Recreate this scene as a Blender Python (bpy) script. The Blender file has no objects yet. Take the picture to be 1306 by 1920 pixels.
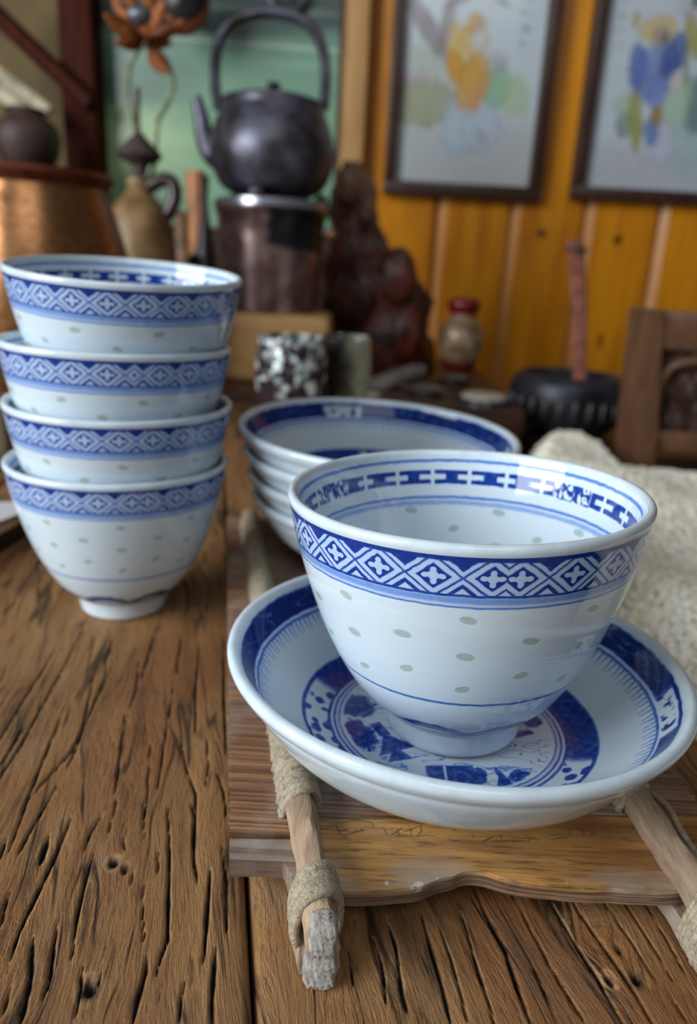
import bpy, bmesh, math, random
import numpy as np
from mathutils import Matrix, Vector
random.seed(7); RNG = np.random.default_rng(7)
SC = bpy.context.scene
COL = SC.collection
CM = 0.01                                   # all lengths below are centimetres

# ------------------------------------------------------------------ camera
W_, H_ = 1306, 1920
FPX, PITCH, ROLL, CAMZ = 1405.2, 0.313, 0.0551, 13.27
FWD = np.array([0, math.cos(PITCH), -math.sin(PITCH)])
_r = np.array([1., 0, 0]); _u = np.cross(_r, FWD)
RIGHT = math.cos(ROLL) * _r + math.sin(ROLL) * _u
UP = -math.sin(ROLL) * _r + math.cos(ROLL) * _u
CAMP = np.array([0, 0, CAMZ])
cam_d = bpy.data.cameras.new('camera'); cam = bpy.data.objects.new('camera', cam_d); COL.objects.link(cam)
cam_d.sensor_fit = 'VERTICAL'; cam_d.sensor_height = 36; cam_d.lens = FPX / H_ * 36
cam_d.clip_start = 0.01; cam_d.clip_end = 50
cam.matrix_world = Matrix(((RIGHT[0], UP[0], -FWD[0], 0), (RIGHT[1], UP[1], -FWD[1], 0), (RIGHT[2], UP[2], -FWD[2], CAMZ * CM), (0, 0, 0, 1)))
cam_d.dof.use_dof = True; cam_d.dof.focus_distance = 0.152; cam_d.dof.aperture_fstop = 12.0
SC.camera = cam

# ------------------------------------------------------------------ light and exposure
def area(name, loc, target, sx, sy, power, color):
    l = bpy.data.lights.new(name, 'AREA'); l.shape = 'RECTANGLE'; l.size = sx * CM; l.size_y = sy * CM
    l.energy = power; l.color = color
    o = bpy.data.objects.new(name, l); COL.objects.link(o)
    o.location = Vector(loc) * CM
    o.rotation_euler = (Vector(target) - Vector(loc)).to_track_quat('-Z', 'Y').to_euler()
    return o
area('window_daylight_left', (-135, -42, 58), (5, 40, 8), 105, 100, 38.5, (0.90, 0.96, 1.0))
area('added_fill_rear', (15, -140, 175), (15, 45, 0), 120, 110, 10.0, (0.92, 0.97, 1.0))  # added fill lamp high behind the camera, brightens fleece and top surfaces
world = bpy.data.worlds.new('room_ambience'); SC.world = world; world.use_nodes = True
world.node_tree.nodes['Background'].inputs[0].default_value = (0.70, 0.69, 0.67, 1)
world.node_tree.nodes['Background'].inputs[1].default_value = 0.10
SC.view_settings.view_transform = 'Standard'; SC.view_settings.look = 'None'
SC.view_settings.gamma = 1.0; SC.view_settings.use_curve_mapping = False
SC.view_settings.exposure = 0.1

# ------------------------------------------------------------------ photograph pixel -> place
def ray(x, y): return FWD + (x - W_ / 2) / FPX * RIGHT - (y - H_ / 2) / FPX * UP
def at(x, y, Y):
    d = ray(x, y); return CAMP + d * (Y / d[1])
def atz(x, y, z):
    d = ray(x, y); return CAMP + d * ((z - CAMZ) / d[2])
def pxcm(x, y, Y): return float(np.dot(at(x, y, Y) - CAMP, FWD)) / FPX      # cm per pixel there

# ------------------------------------------------------------------ shader expressions
def srgb(r, g, b):
    f = lambda c: (c / 255) / 12.92 if c / 255 <= .04045 else ((c / 255 + .055) / 1.055) ** 2.4
    return (f(r), f(g), f(b), 1.0)
class S:
    """a node material being written; E = a float expression in it"""
    def __init__(s, name):
        s.m = bpy.data.materials.new(name); s.m.use_nodes = True
        s.t = s.m.node_tree; s.n = s.t.nodes; s.l = s.t.links
        s.b = s.n['Principled BSDF']
    def new(s, typ, **k):
        n = s.n.new(typ)
        for a, v in k.items(): setattr(n, a, v)
        return n
    def put(s, inp, v):
        if isinstance(v, E): s.l.new(v.k, inp)
        elif hasattr(v, 'is_output'): s.l.new(v, inp)
        else: inp.default_value = v
    def op(s, op, *a):
        n = s.new('ShaderNodeMath', operation=op)
        for i, v in enumerate(a): s.put(n.inputs[i], v if isinstance(v, E) else float(v))
        return E(s, n.outputs[0])
    def xyz(s):
        tc = s.new('ShaderNodeTexCoord'); vm = s.new('ShaderNodeVectorMath', operation='SCALE')
        s.l.new(tc.outputs['Object'], vm.inputs[0]); vm.inputs['Scale'].default_value = 100
        sp = s.new('ShaderNodeSeparateXYZ'); s.l.new(vm.outputs[0], sp.inputs[0]); s.vec = vm.outputs[0]
        return [E(s, o) for o in sp.outputs]
    def comb(s, x, y, z=0.):
        n = s.new('ShaderNodeCombineXYZ')
        for i, v in enumerate((x, y, z)): s.put(n.inputs[i], v)
        return n.outputs[0]
    def noise(s, vec, scale=1., detail=4., rough=.55, dist=0.):
        n = s.new('ShaderNodeTexNoise'); s.l.new(vec, n.inputs['Vector'])
        n.inputs['Scale'].default_value = scale; n.inputs['Detail'].default_value = detail
        n.inputs['Roughness'].default_value = rough; n.inputs['Distortion'].default_value = dist
        return E(s, n.outputs[0])
    def voro(s, vec, scale=1., feature='F1'):
        n = s.new('ShaderNodeTexVoronoi', feature=feature); s.l.new(vec, n.inputs['Vector']); n.inputs['Scale'].default_value = scale
        return E(s, n.outputs['Distance'])
    def ss(s, a, b, x):
        n = s.new('ShaderNodeMapRange', interpolation_type='SMOOTHSTEP')
        s.put(n.inputs['Value'], x); n.inputs['From Min'].default_value = a; n.inputs['From Max'].default_value = b
        return E(s, n.outputs[0])
    def mix(s, a, b, f):
        n = s.new('ShaderNodeMix', data_type='RGBA')
        s.put(n.inputs[0], f); s.put(n.inputs[6], a); s.put(n.inputs[7], b)
        return n.outputs[2]
    def line(s, x, c, w, soft=.02):                       # 1 within w of c
        return 1 - s.ss(w - soft, w + soft, s.op('ABSOLUTE', x - c))
    def box(s, x, a, b, soft=.02): return s.ss(a - soft, a + soft, x) * (1 - s.ss(b - soft, b + soft, x))
    def attr(s, name):
        n = s.new('ShaderNodeAttribute', attribute_name=name); return E(s, n.outputs['Fac'])
    def bump(s, h, strength=.3, dist=.001):
        n = s.new('ShaderNodeBump'); n.inputs['Strength'].default_value = strength; n.inputs['Distance'].default_value = dist
        s.put(n.inputs['Height'], h); s.l.new(n.outputs[0], s.b.inputs['Normal'])
    def out(s, col=None, rough=.5, metal=0., spec=.5, coat=0.):
        if col is not None: s.put(s.b.inputs['Base Color'], col)
        s.put(s.b.inputs['Roughness'], rough); s.put(s.b.inputs['Metallic'], metal)
        s.b.inputs['Specular IOR Level'].default_value = spec
        s.b.inputs['Coat Weight'].default_value = coat; s.b.inputs['Coat Roughness'].default_value = .06
        return s.m
class E:
    def __init__(s, S_, k): s.S, s.k = S_, k
    def __add__(a, b): return a.S.op('ADD', a, b)
    __radd__ = __add__
    def __sub__(a, b): return a.S.op('SUBTRACT', a, b)
    def __rsub__(a, b): return a.S.op('SUBTRACT', b, a)
    def __mul__(a, b): return a.S.op('MULTIPLY', a, b)
    __rmul__ = __mul__
    def __truediv__(a, b): return a.S.op('DIVIDE', a, b)
    def max(a, b): return a.S.op('MAXIMUM', a, b)
    def min(a, b): return a.S.op('MINIMUM', a, b)
    def abs(a): return a.S.op('ABSOLUTE', a)
    def fr(a): return a.S.op('FRACT', a)
    def fl(a): return a.S.op('FLOOR', a)
    def sin(a): return a.S.op('SINE', a)
    def cos(a): return a.S.op('COSINE', a)
    def lt(a, b): return a.S.op('LESS_THAN', a, b)
    def sqrt(a): return a.S.op('SQRT', a)

# ------------------------------------------------------------------ geometry
class G:
    def __init__(s): s.v, s.f, s.mi = [], [], []; s.n = 0
    def add(s, v, f, mi=0):
        v = np.asarray(v, float); s.v.append(v)
        s.f += [tuple(i + s.n for i in q) for q in f]; s.mi += [mi] * len(f); s.n += len(v); return s
    def box(s, lo, hi, bev=0., mi=0, rot=None, about=None):
        b = bmesh.new(); bmesh.ops.create_cube(b, size=1)
        lo, hi = np.array(lo, float), np.array(hi, float)
        for q in b.verts: q.co = Vector((lo + hi) / 2 + np.array(q.co) * (hi - lo))
        if bev: bmesh.ops.bevel(b, geom=b.edges[:] + b.verts[:], offset=bev, segments=2, profile=.5, affect='EDGES')
        if rot is not None:
            c = Vector(about if about is not None else (lo + hi) / 2)
            bmesh.ops.rotate(b, verts=b.verts, cent=c, matrix=rot)
        b.verts.index_update(); s.add([q.co[:] for q in b.verts], [[q.index for q in f.verts] for f in b.faces], mi); b.free(); return s
    def lathe(s, prof, n=48, c=(0, 0, 0), mis=None, closed=False):
        prof = [(max(r, 1e-4), z) for r, z in prof]; k = len(prof)
        t = np.linspace(0, 2 * math.pi, n, endpoint=False)
        v = np.array([[c[0] + r * math.cos(a), c[1] + r * math.sin(a), c[2] + z] for r, z in prof for a in t])
        base = s.n; f = []; m = []
        for i in range(k if closed else k - 1):
            j2 = (i + 1) % k
            for a in range(n):
                f.append((i * n + a, i * n + (a + 1) % n, j2 * n + (a + 1) % n, j2 * n + a)); m.append(mis[i] if mis else 0)
        s.v.append(v); s.f += [tuple(i + base for i in q) for q in f]; s.mi += m; s.n += len(v); return s
    def tube(s, path, rad, n=8, mi=0, flat=1., cap=True):
        P = np.asarray(path, float); k = len(P); R = np.broadcast_to(np.asarray(rad, float), (k,))
        T = np.gradient(P, axis=0); T /= np.linalg.norm(T, axis=1)[:, None] + 1e-9
        ref = np.array([0, 0, 1.]) if abs(T[0][2]) < .9 else np.array([1., 0, 0])
        v = []; A = None
        for i in range(k):
            A = ref - T[i] * (ref @ T[i]) if A is None else A - T[i] * (A @ T[i])
            A = A / (np.linalg.norm(A) + 1e-9); B = np.cross(T[i], A)
            for a in np.linspace(0, 2 * math.pi, n, endpoint=False): v.append(P[i] + R[i] * (math.cos(a) * A + flat * math.sin(a) * B))
        f = [(i * n + a, i * n + (a + 1) % n, (i + 1) * n + (a + 1) % n, (i + 1) * n + a) for i in range(k - 1) for a in range(n)]
        if cap: f += [tuple(range(n))[::-1], tuple((k - 1) * n + a for a in range(n))]
        return s.add(v, f, mi)
    def loft(s, rings, mi=0, cap=True):                   # list of equal-length closed rings
        n = len(rings[0]); k = len(rings)
        f = [(i * n + a, i * n + (a + 1) % n, (i + 1) * n + (a + 1) % n, (i + 1) * n + a) for i in range(k - 1) for a in range(n)]
        if cap: f += [tuple(range(n))[::-1], tuple((k - 1) * n + a for a in range(n))]
        return s.add(np.concatenate([np.asarray(r, float) for r in rings]), f, mi)
    def prism(s, poly, z0, z1, mi=0):                     # polygon in x,y extruded in z
        n = len(poly); v = [(x, y, z0) for x, y in poly] + [(x, y, z1) for x, y in poly]
        return s.add(v, [tuple(range(n))[::-1], tuple(range(n, 2 * n))] + [(i, (i + 1) % n, n + (i + 1) % n, n + i) for i in range(n)], mi)
    def ball(s, c, r, sub=3, noise=0., mi=0):
        b = bmesh.new(); bmesh.ops.create_icosphere(b, subdivisions=sub, radius=1)
        c = np.array(c, float); r = np.broadcast_to(np.array(r, float), (3,)); V = []
        ph = RNG.uniform(0, 6, 6)
        for q in b.verts:
            p = np.array(q.co); d = 1 + noise * (math.sin(3 * p[0] + ph[0]) * math.sin(3 * p[1] + ph[1]) + .6 * math.sin(6 * p[2] + ph[2] + 3 * p[0]) + .4 * math.sin(9 * p[1] + ph[3] + 4 * p[2]))
            V.append(c + p * r * d)
        b.verts.index_update(); s.add(V, [[q.index for q in f.verts] for f in b.faces], mi); b.free(); return s
    def mesh(s, name, mats, origin=(0, 0, 0), sharp=40):
        me = bpy.data.meshes.new(name)
        v = (np.concatenate(s.v) - np.array(origin, float)) * CM
        me.from_pydata(v.tolist(), [], s.f)
        for m in mats: me.materials.append(m)
        me.polygons.foreach_set('material_index', s.mi); me.polygons.foreach_set('use_smooth', [True] * len(s.f))
        me.update()
        b = bmesh.new(); b.from_mesh(me); bmesh.ops.recalc_face_normals(b, faces=b.faces); b.to_mesh(me); b.free()
        if sharp: me.set_sharp_from_angle(angle=math.radians(sharp))
        return me
def link(name, me, parent=None, loc=None):
    o = bpy.data.objects.new(name, me); COL.objects.link(o)
    if parent: o.parent = parent
    if loc is not None: o.location = Vector([float(q) for q in loc]) * CM
    return o
def tag(o, label, cat, group=None):
    o['label'] = label; o['category'] = cat
    if group: o['group'] = group
    return o
def thing(name, label, cat, loc=(0, 0, 0), group=None):
    o = bpy.data.objects.new(name, None); COL.objects.link(o); o.empty_display_size = .02
    o.location = Vector([float(q) for q in loc]) * CM
    return tag(o, label, cat, group)
def part(name, g, mats, parent, sharp=40, origin=None):   # g in world cm; parent is an unrotated Empty or part
    base = origin if origin is not None else world_loc(parent)
    if not isinstance(mats, (list, tuple)): mats = [mats]
    o = link(name, g.mesh(name, mats, base, sharp), parent)
    return o
def world_loc(o):
    p = np.zeros(3)
    while o is not None: p += np.array(o.location) / CM; o = o.parent
    return p
def solo(name, g, mats, label, cat, origin, group=None, sharp=40):
    if not isinstance(mats, (list, tuple)): mats = [mats]
    o = link(name, g.mesh(name, mats, origin, sharp), None, origin); return tag(o, label, cat, group)
def struct(name, g, mats, parent=None, origin=(0, 0, 0)):
    if not isinstance(mats, (list, tuple)): mats = [mats]
    o = link(name, g.mesh(name, mats, origin), parent, origin if parent is None else None)
    if parent is None: o['kind'] = 'structure'
    return o
def frame_of(tx, ty):                                     # axes of a tilted upright thing
    n = np.array([tx, ty, 1.]); n /= np.linalg.norm(n); a = np.array([1., 0, -n[0] / n[2]]); a /= np.linalg.norm(a)
    return a, np.cross(n, a), n
def pose(o, foot, tilt, spin=0., scale=1.):
    a, b, n = frame_of(*tilt); c, s = math.cos(spin), math.sin(spin)
    x = (c * a + s * b) * scale; y = (-s * a + c * b) * scale; z = n * scale
    o.matrix_world = Matrix(((x[0], y[0], z[0], foot[0] * CM), (x[1], y[1], z[1], foot[1] * CM), (x[2], y[2], z[2], foot[2] * CM), (0, 0, 0, 1)))
def copy_tree(o, parent=None):
    c = o.copy(); COL.objects.link(c)
    if parent: c.parent = parent
    for ch in list(o.children): copy_tree(ch, c)
    return c
def profile_px(hw, cx, Y):                                # [(half width px, y px)] seen at depth Y -> axis x, [(r, z)]
    pr = []
    for w, y in hw: pr.append((w * pxcm(cx, y, Y), float(at(cx, y, Y)[2])))
    ym = sum(y for _, y in hw) / len(hw)
    return float(at(cx, ym, Y)[0]), pr

# ------------------------------------------------------------------ plain materials
def simple(name, rgb, rough=.5, metal=0., var=.25, scale=1.2, bump=0., spec=.5, coat=0., rgb2=None, stretch=(1, 1, 1)):
    s = S(name); X, Y, Z = s.xyz(); v = s.comb(X * stretch[0], Y * stretch[1], Z * stretch[2])
    n = s.noise(v, scale, 5); c = srgb(*rgb)
    d = srgb(*(rgb2 or [q * (1 - var) for q in rgb]))
    col = s.mix(c, d, s.ss(.35, .68, n))
    if bump: s.bump(s.noise(v, scale * 4, 5), bump, .002)
    return s.out(col, rough, metal, spec, coat)
def wood(name, light, dark, rough=.55, along='Y', fine=9., bump=.25, coat=0., third=None):
    s = S(name); q = dict(zip('XYZ', s.xyz())); k = {a: (q[a] * (.12 if a == along else 1.)) for a in 'XYZ'}
    v = s.comb(k['X'], k['Y'], k['Z'])
    a = s.noise(v, 1.1, 6, .6, .6); b = s.noise(v, fine, 4, .6)
    col = s.mix(srgb(*light), srgb(*dark), s.ss(.3, .72, a * .65 + b * .35))
    if third: col = s.mix(col, srgb(*third), s.ss(.52, .7, s.noise(s.comb(*[q[c] * .35 for c in 'XYZ']), 1., 3)) * .8)
    if bump: s.bump(b + a * .5, bump, .0006)
    return s.out(col, rough, 0., .4, coat)

# ================================================================== SETTING
WALLY = 131.
M_ply = simple('beige_plaster', (112, 92, 54), .8, var=.2, scale=.08)
wall = struct('wall_back', G().box((-120, WALLY + 1.5, -75), (150, WALLY + 6, 130)), M_ply)
M_pine = S('varnished_pine')
_s = M_pine; X, Y, Z = _s.xyz()
_v = _s.comb(X * .5, Y * .5, Z * .035); _n = _s.noise(_v, 1.0, 4, .55, .4)
_c = _s.mix(srgb(220, 142, 16), srgb(196, 116, 8), _s.ss(.35, .7, _n))
_c = _s.mix(_c, srgb(140, 76, 10), _s.ss(.5, .75, _s.noise(_s.comb(X * .12, Z * .03, 5.), 1., 3)) * .5)
for _kx, _ky, _ra, _rb, _rgb in [(1015, 438, 1.0, .7, (70, 34, 6)), (1158, 450, .8, .9, (70, 34, 6)), (1125, 640, .5, 1.5, (120, 44, 10)), (800, 640, .7, .6, (80, 40, 8))]:
    _p = at(_kx, _ky, WALLY); _dx = (X - float(_p[0])) / _ra; _dz = (Z - float(_p[2])) / _rb
    _c = _s.mix(_c, srgb(*_rgb), (1 - _s.ss(.3, 1.4, _dx * _dx + _dz * _dz)) * .85)
_s.bump(_n, .1, .002); M_pine = _s.out(_c, .3, 0, .5)
M_litfacet = wood('lit_groove_facet', (216, 152, 82), (194, 126, 58), .4, 'Z', 4., .05)  # paler tone paints in the light caught by each board's left bevel
xs = [at(x, 420, WALLY)[0] for x in (676, 815, 945, 1092, 1232, 1372)]
pitch = (xs[4] - xs[1]) / 3
edges = [xs[1] + pitch * k for k in range(-2, 8)]
edges[0] = at(640, 300, WALLY)[0]
for a, b in zip(edges[:-1], edges[1:]):
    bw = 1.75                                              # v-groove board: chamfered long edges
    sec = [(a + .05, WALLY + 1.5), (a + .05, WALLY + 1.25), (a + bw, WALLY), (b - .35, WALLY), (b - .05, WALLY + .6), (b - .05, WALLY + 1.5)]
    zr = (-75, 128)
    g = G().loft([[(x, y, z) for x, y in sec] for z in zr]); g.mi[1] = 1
    part('plank', g, [M_pine, M_litfacet], wall, sharp=20, origin=(0, 0, 0))
M_floor = wood('dark_floorboard', (70, 48, 34), (45, 30, 20), .6, 'Y')
flo = struct('floor', G().box((-120, -60, -78), (150, WALLY + 6, -75)), M_floor)
M_post = wood('pale_post_wood', (196, 152, 98), (168, 120, 70), .5, 'Z')
x0, x1 = at(632, 150, 128)[0], at(688, 150, 128)[0]
struct('trim_1', G().box((x0, 128, -75), (x1, WALLY + .5, 128), .4), M_post)
M_darkpost = wood('dark_red_post_wood', (80, 28, 11), (20, 7, 4), .7, 'Z')
M_darkpost.node_tree.nodes['Principled BSDF'].inputs['Specular IOR Level'].default_value = .12
x0, x1 = at(112, 150, 122)[0], at(176, 150, 122)[0]
struct('trim_2', G().box((x0, 122, -75), (x1, WALLY + 1, 128), .5), M_darkpost)
p0, p1 = at(-40, -5, 121), at(170, 195, 121)               # raking brace that meets the dark post
struct('trim_3', G().tube([p0, p1], 1.3, 6), M_darkpost)

# ================================================================== THE TABLE
YAW = math.atan2(0.185276, 0.982687)                       # grain runs a little to the left
CY, SY = math.cos(YAW), math.sin(YAW)
def toloc(p): return np.array([p[0] * CY + p[1] * SY, -p[0] * SY + p[1] * CY])   # -> across, along
CR = []                                                     # cracks: photo polylines, half width (cm)
def crz(pts, sc, ox, oy, w): CR.append((np.array([toloc(atz(ox + x / sc, oy + y / sc, 0)) for x, y in pts]), w * (.52 if sc == 1.882 else .6)))
for w, pts in [(.05, [(820, 0), (830, 260), (825, 450), (820, 600), (822, 680), (790, 760), (760, 860)]), (.05, [(930, 0), (955, 80), (945, 200), (950, 300), (965, 390)]),
    (.055, [(1030, 330), (1020, 480), (1005, 680), (995, 800)]), (.06, [(1055, 720), (1045, 860), (1035, 1000), (1040, 1130)]), (.06, [(720, 750), (710, 850), (670, 980), (640, 1120)]),
    (.045, [(460, 250), (435, 330), (410, 430), (370, 600), (350, 780)]), (.035, [(400, 820), (390, 960), (360, 1080)]), (.05, [(280, 600), (260, 730), (240, 900), (200, 990)]),
    (.05, [(180, 90), (90, 260)]), (.06, [(350, 80), (290, 230), (220, 380), (150, 520), (90, 650), (40, 800)]), (.09, [(240, 170), (190, 320)]), (.07, [(160, 650), (150, 880), (110, 1040), (90, 1120)]),
    (.02, [(700, 0), (705, 200)]), (.025, [(700, 430), (697, 560), (705, 690)]), (.03, [(900, 900), (885, 990), (870, 1120)]), (.05, [(40, 450), (0, 620)]), (.05, [(30, 190), (-10, 310)]),
    (.04, [(520, 50), (440, 160), (410, 250)]), (.02, [(940, 700), (935, 960)]), (.03, [(1080, 220), (1110, 400), (1108, 650)]), (.025, [(570, 0), (545, 110), (520, 190)]), (.02, [(800, 900), (760, 1000)]),
    (.02, [(510, 770), (480, 900)]), (.03, [(60, 880), (0, 1090)]), (.025, [(640, 400), (660, 320)]), (.02, [(600, 180), (615, 280)]), (.02, [(770, 250), (775, 380)])]: crz(pts, 2.612, 0, 1500, w)
for w, pts in [(.055, [(480, 0), (530, 110), (600, 240), (650, 390), (700, 520)]), (.05, [(290, 90), (320, 200), (370, 370), (405, 520)]), (.045, [(160, 100), (200, 230), (220, 390), (255, 520)]),
    (.035, [(430, 60), (470, 200), (500, 310), (540, 420), (565, 520)]), (.03, [(350, 110), (400, 260), (440, 400), (465, 520)]), (.03, [(620, 20), (700, 170), (780, 320), (860, 450), (910, 520)]),
    (.05, [(750, 30), (850, 200), (940, 340), (1040, 520)]), (.04, [(830, 30), (930, 180), (1010, 290), (1080, 400), (1150, 520)]), (.05, [(1180, 50), (1260, 170), (1320, 250)]),
    (.04, [(115, 180), (150, 300), (165, 450)]), (.03, [(20, 200), (45, 370)]), (.02, [(690, 280), (750, 400), (790, 490)]), (.025, [(960, 60), (1060, 200), (1160, 360)]),
    (.02, [(1030, 50), (1130, 200), (1210, 340)]), (.02, [(1110, 60), (1200, 210), (1280, 360)]), (.02, [(1220, 420), (1270, 510)])]: crz(pts, 1.961, 640, 1660, w)
for w, pts in [(.045, [(640, 930), (655, 1010), (690, 1100), (690, 1180), (685, 1340), (690, 1390)]), (.04, [(440, 830), (425, 960), (400, 1150)]), (.04, [(610, 740), (575, 960), (560, 1060), (555, 1090)]),
    (.03, [(530, 940), (520, 1100), (510, 1200)]), (.05, [(400, 650), (310, 840), (250, 960), (160, 1060), (80, 1150)]), (.05, [(230, 800), (100, 1120), (20, 1340)]), (.05, [(200, 1080), (140, 1180), (60, 1320)]),
    (.05, [(330, 700), (280, 920), (240, 1010)]), (.05, [(290, 540), (170, 760), (60, 960), (0, 1050)]), (.05, [(220, 560), (80, 780), (-20, 950)]), (.04, [(490, 640), (480, 740), (460, 800)]),
    (.04, [(700, 600), (690, 760), (690, 900)]), (.04, [(640, 560), (620, 700)]), (.05, [(790, 560), (790, 760), (800, 980)]), (.03, [(730, 900), (735, 1010), (720, 1090)]), (.045, [(90, 860), (0, 1010)]),
    (.03, [(760, 1020), (790, 1100), (800, 1200)]), (.04, [(540, 560), (500, 700)]), (.04, [(400, 560), (370, 650)])]: crz(pts, 1.882, 0, 900, w)
for _ in range(75):                                         # more of the same farther back and to the sides
    u, v0 = RNG.uniform(-24, 17), RNG.uniform(24, 70); L = RNG.uniform(2, 9); k = np.linspace(0, 1, 7)
    CR.append((np.stack([u + .35 * np.sin(k * RNG.uniform(2, 6) + RNG.uniform(0, 6)), v0 + k * L], 1), RNG.uniform(.015, .04)))
HOLES = [(toloc(atz(555 / 2.612, 1500 + 310 / 2.612, 0)), .1), (toloc(atz(610 / 2.612, 1500 + 338 / 2.612, 0)), .08), (toloc(atz(440 / 2.612, 1500 + 928 / 2.612, 0)), .13),
         (toloc(atz(640 + 985 / 1.961, 1660 + 345 / 1.961, 0)), .08), (toloc(atz(640 + 1085 / 1.961, 1660 + 345 / 1.961, 0)), .1), (toloc(atz(640 + 1020 / 1.961, 1660 + 240 / 1.961, 0)), .06)]
def crack_field(P):
    """signed: >0 inside a crack (0..1 at its middle); very negative away"""
    out = np.full(len(P), -4.); rag = np.sin(P[:, 1] * 5.1 + P[:, 0] * 3) * .3 + np.sin(P[:, 1] * 13.7 + P[:, 0] * 5) * .25 + np.sin(P[:, 1] * 31 + P[:, 0] * 9) * .12
    for pl, w in CR:
        lo, hi = pl.min(0) - .5, pl.max(0) + .5
        m = np.where((P[:, 0] > lo[0]) & (P[:, 0] < hi[0]) & (P[:, 1] > lo[1]) & (P[:, 1] < hi[1]))[0]
        if not len(m): continue
        Q = P[m]; best = np.full(len(m), 9.); n = len(pl) - 1
        for i in range(n):
            a, b = pl[i], pl[i + 1]; ab = b - a; t = np.clip(((Q - a) @ ab) / (ab @ ab), 0, 1)
            d = np.linalg.norm(Q - a - t[:, None] * ab, axis=1); s_ = (i + t) / n
            ww = w * (.25 + .85 * np.clip(4 * s_ * (1 - s_), 0, 1) ** .8) * (1 + .6 * rag[m])
            best = np.minimum(best, d / ww)
        out[m] = np.maximum(out[m], 1 - best)
    for c, r in HOLES: out = np.maximum(out, 1 - np.linalg.norm((P - c) * [1, .8], axis=1) / r)
    return out
s = S('weathered_tabletop_wood'); X, Y, Z = s.xyz()
wob = s.noise(s.comb(X * .16, Y * .06), 1., 3) - .5
xx = X + wob * 4.
cr = s.attr('crack')
g1 = s.noise(s.comb(xx * .55, Y * .045), 1., 5, .6); g2 = s.noise(s.comb(xx * 2.6, Y * .11), 1., 6, .65); g3 = s.noise(s.comb(xx * 15., Y * 1.5), 1., 4, .7)
patch = s.noise(s.comb(X * .12, Y * .07, 3.), 1., 3)
c = s.mix(srgb(166, 124, 80), srgb(124, 84, 48), s.ss(.3, .7, g1 * .5 + g2 * .5))
c = s.mix(c, srgb(118, 66, 32), s.ss(.52, .66, patch) * .55)
c = s.mix(c, srgb(150, 128, 104), s.ss(.56, .7, s.noise(s.comb(X * .3, Y * .2, 9.), 1., 5, .7)) * .45)
c = s.mix(c, srgb(78, 52, 32), s.ss(.5, .72, g3) * .6)
c = s.mix(c, srgb(66, 44, 28), s.ss(.60, .70, g2) * .6)
c = s.mix(c, srgb(186, 156, 120), s.ss(.66, .76, s.noise(s.comb(xx * 9., Y * .9, 5.), 1., 3)) * .35)
st_ = s.noise(s.comb(X * .5, Y * .11, 6.), 1., 5, .65)
c = s.mix(c, srgb(64, 50, 40), s.ss(.52, .70, st_) * .65)
ln1 = s.line(s.noise(s.comb(xx * .85, Y * .05, 1.), 1., 2, .5), .5, .012, .012) * s.ss(.42, .58, s.noise(s.comb(X * .7, Y * .22, 4.), 1., 3))
ln2 = s.line(s.noise(s.comb(xx * 1.5, Y * .09, 8.), 1., 2, .5), .47, .014, .014) * s.ss(.45, .6, s.noise(s.comb(X * .9, Y * .3, 14.), 1., 3))
lns = ln1.max(ln2) * s.ss(.25, .5, g3)
c = s.mix(c, srgb(34, 25, 19), lns * .85)
c = s.mix(c, srgb(48, 38, 32), s.ss(-1.3, .2, cr + (g3 - .5) * 2.) * .6)
c = s.mix(c, srgb(196, 158, 112), s.box(cr + (g3 - .5) * .8, -1.5, -.35, .3) * s.ss(.45, .6, g2) * .42)
c = s.mix(c, srgb(14, 11, 10), s.ss(-.1, .35, cr + (g3 - .5) * 1.1 + (g2 - .5) * .6))
fib = s.ss(.35, .75, g3)
s.bump(g2 * .8 - fib * .9 - lns * 1.5 + s.noise(s.comb(X * 30., Y * 3.), 1., 3) * .5, .55, .0011)
M_table = s.out(c, s.ss(.2, .8, g2) * .25 + .42, 0, .35)
M_tableleg = wood('table_leg_wood', (110, 74, 46), (70, 44, 28), .6, 'Z')
table = thing('wooden_table', 'weathered brown plank table with deep black cracks under the porcelain', 'table')
table.rotation_euler[2] = YAW
def arange_mix(a, b, step): return np.linspace(a, b, max(2, int(round((b - a) / step)) + 1))
ALONG = np.concatenate([arange_mix(-14, 8.5, 1.5)[:-1], arange_mix(8.5, 24, .14)[:-1], arange_mix(24, 38, .4)[:-1], arange_mix(38, 76, 1.)])
R_EDGE = toloc((11.297, 20.43))[0]
seam = toloc(atz(470, 1790, 0))[0]
bounds = [-46, -30.5, -17, seam - 13.2 if seam - 13.2 > -16.5 else -8, seam, R_EDGE]
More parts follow.
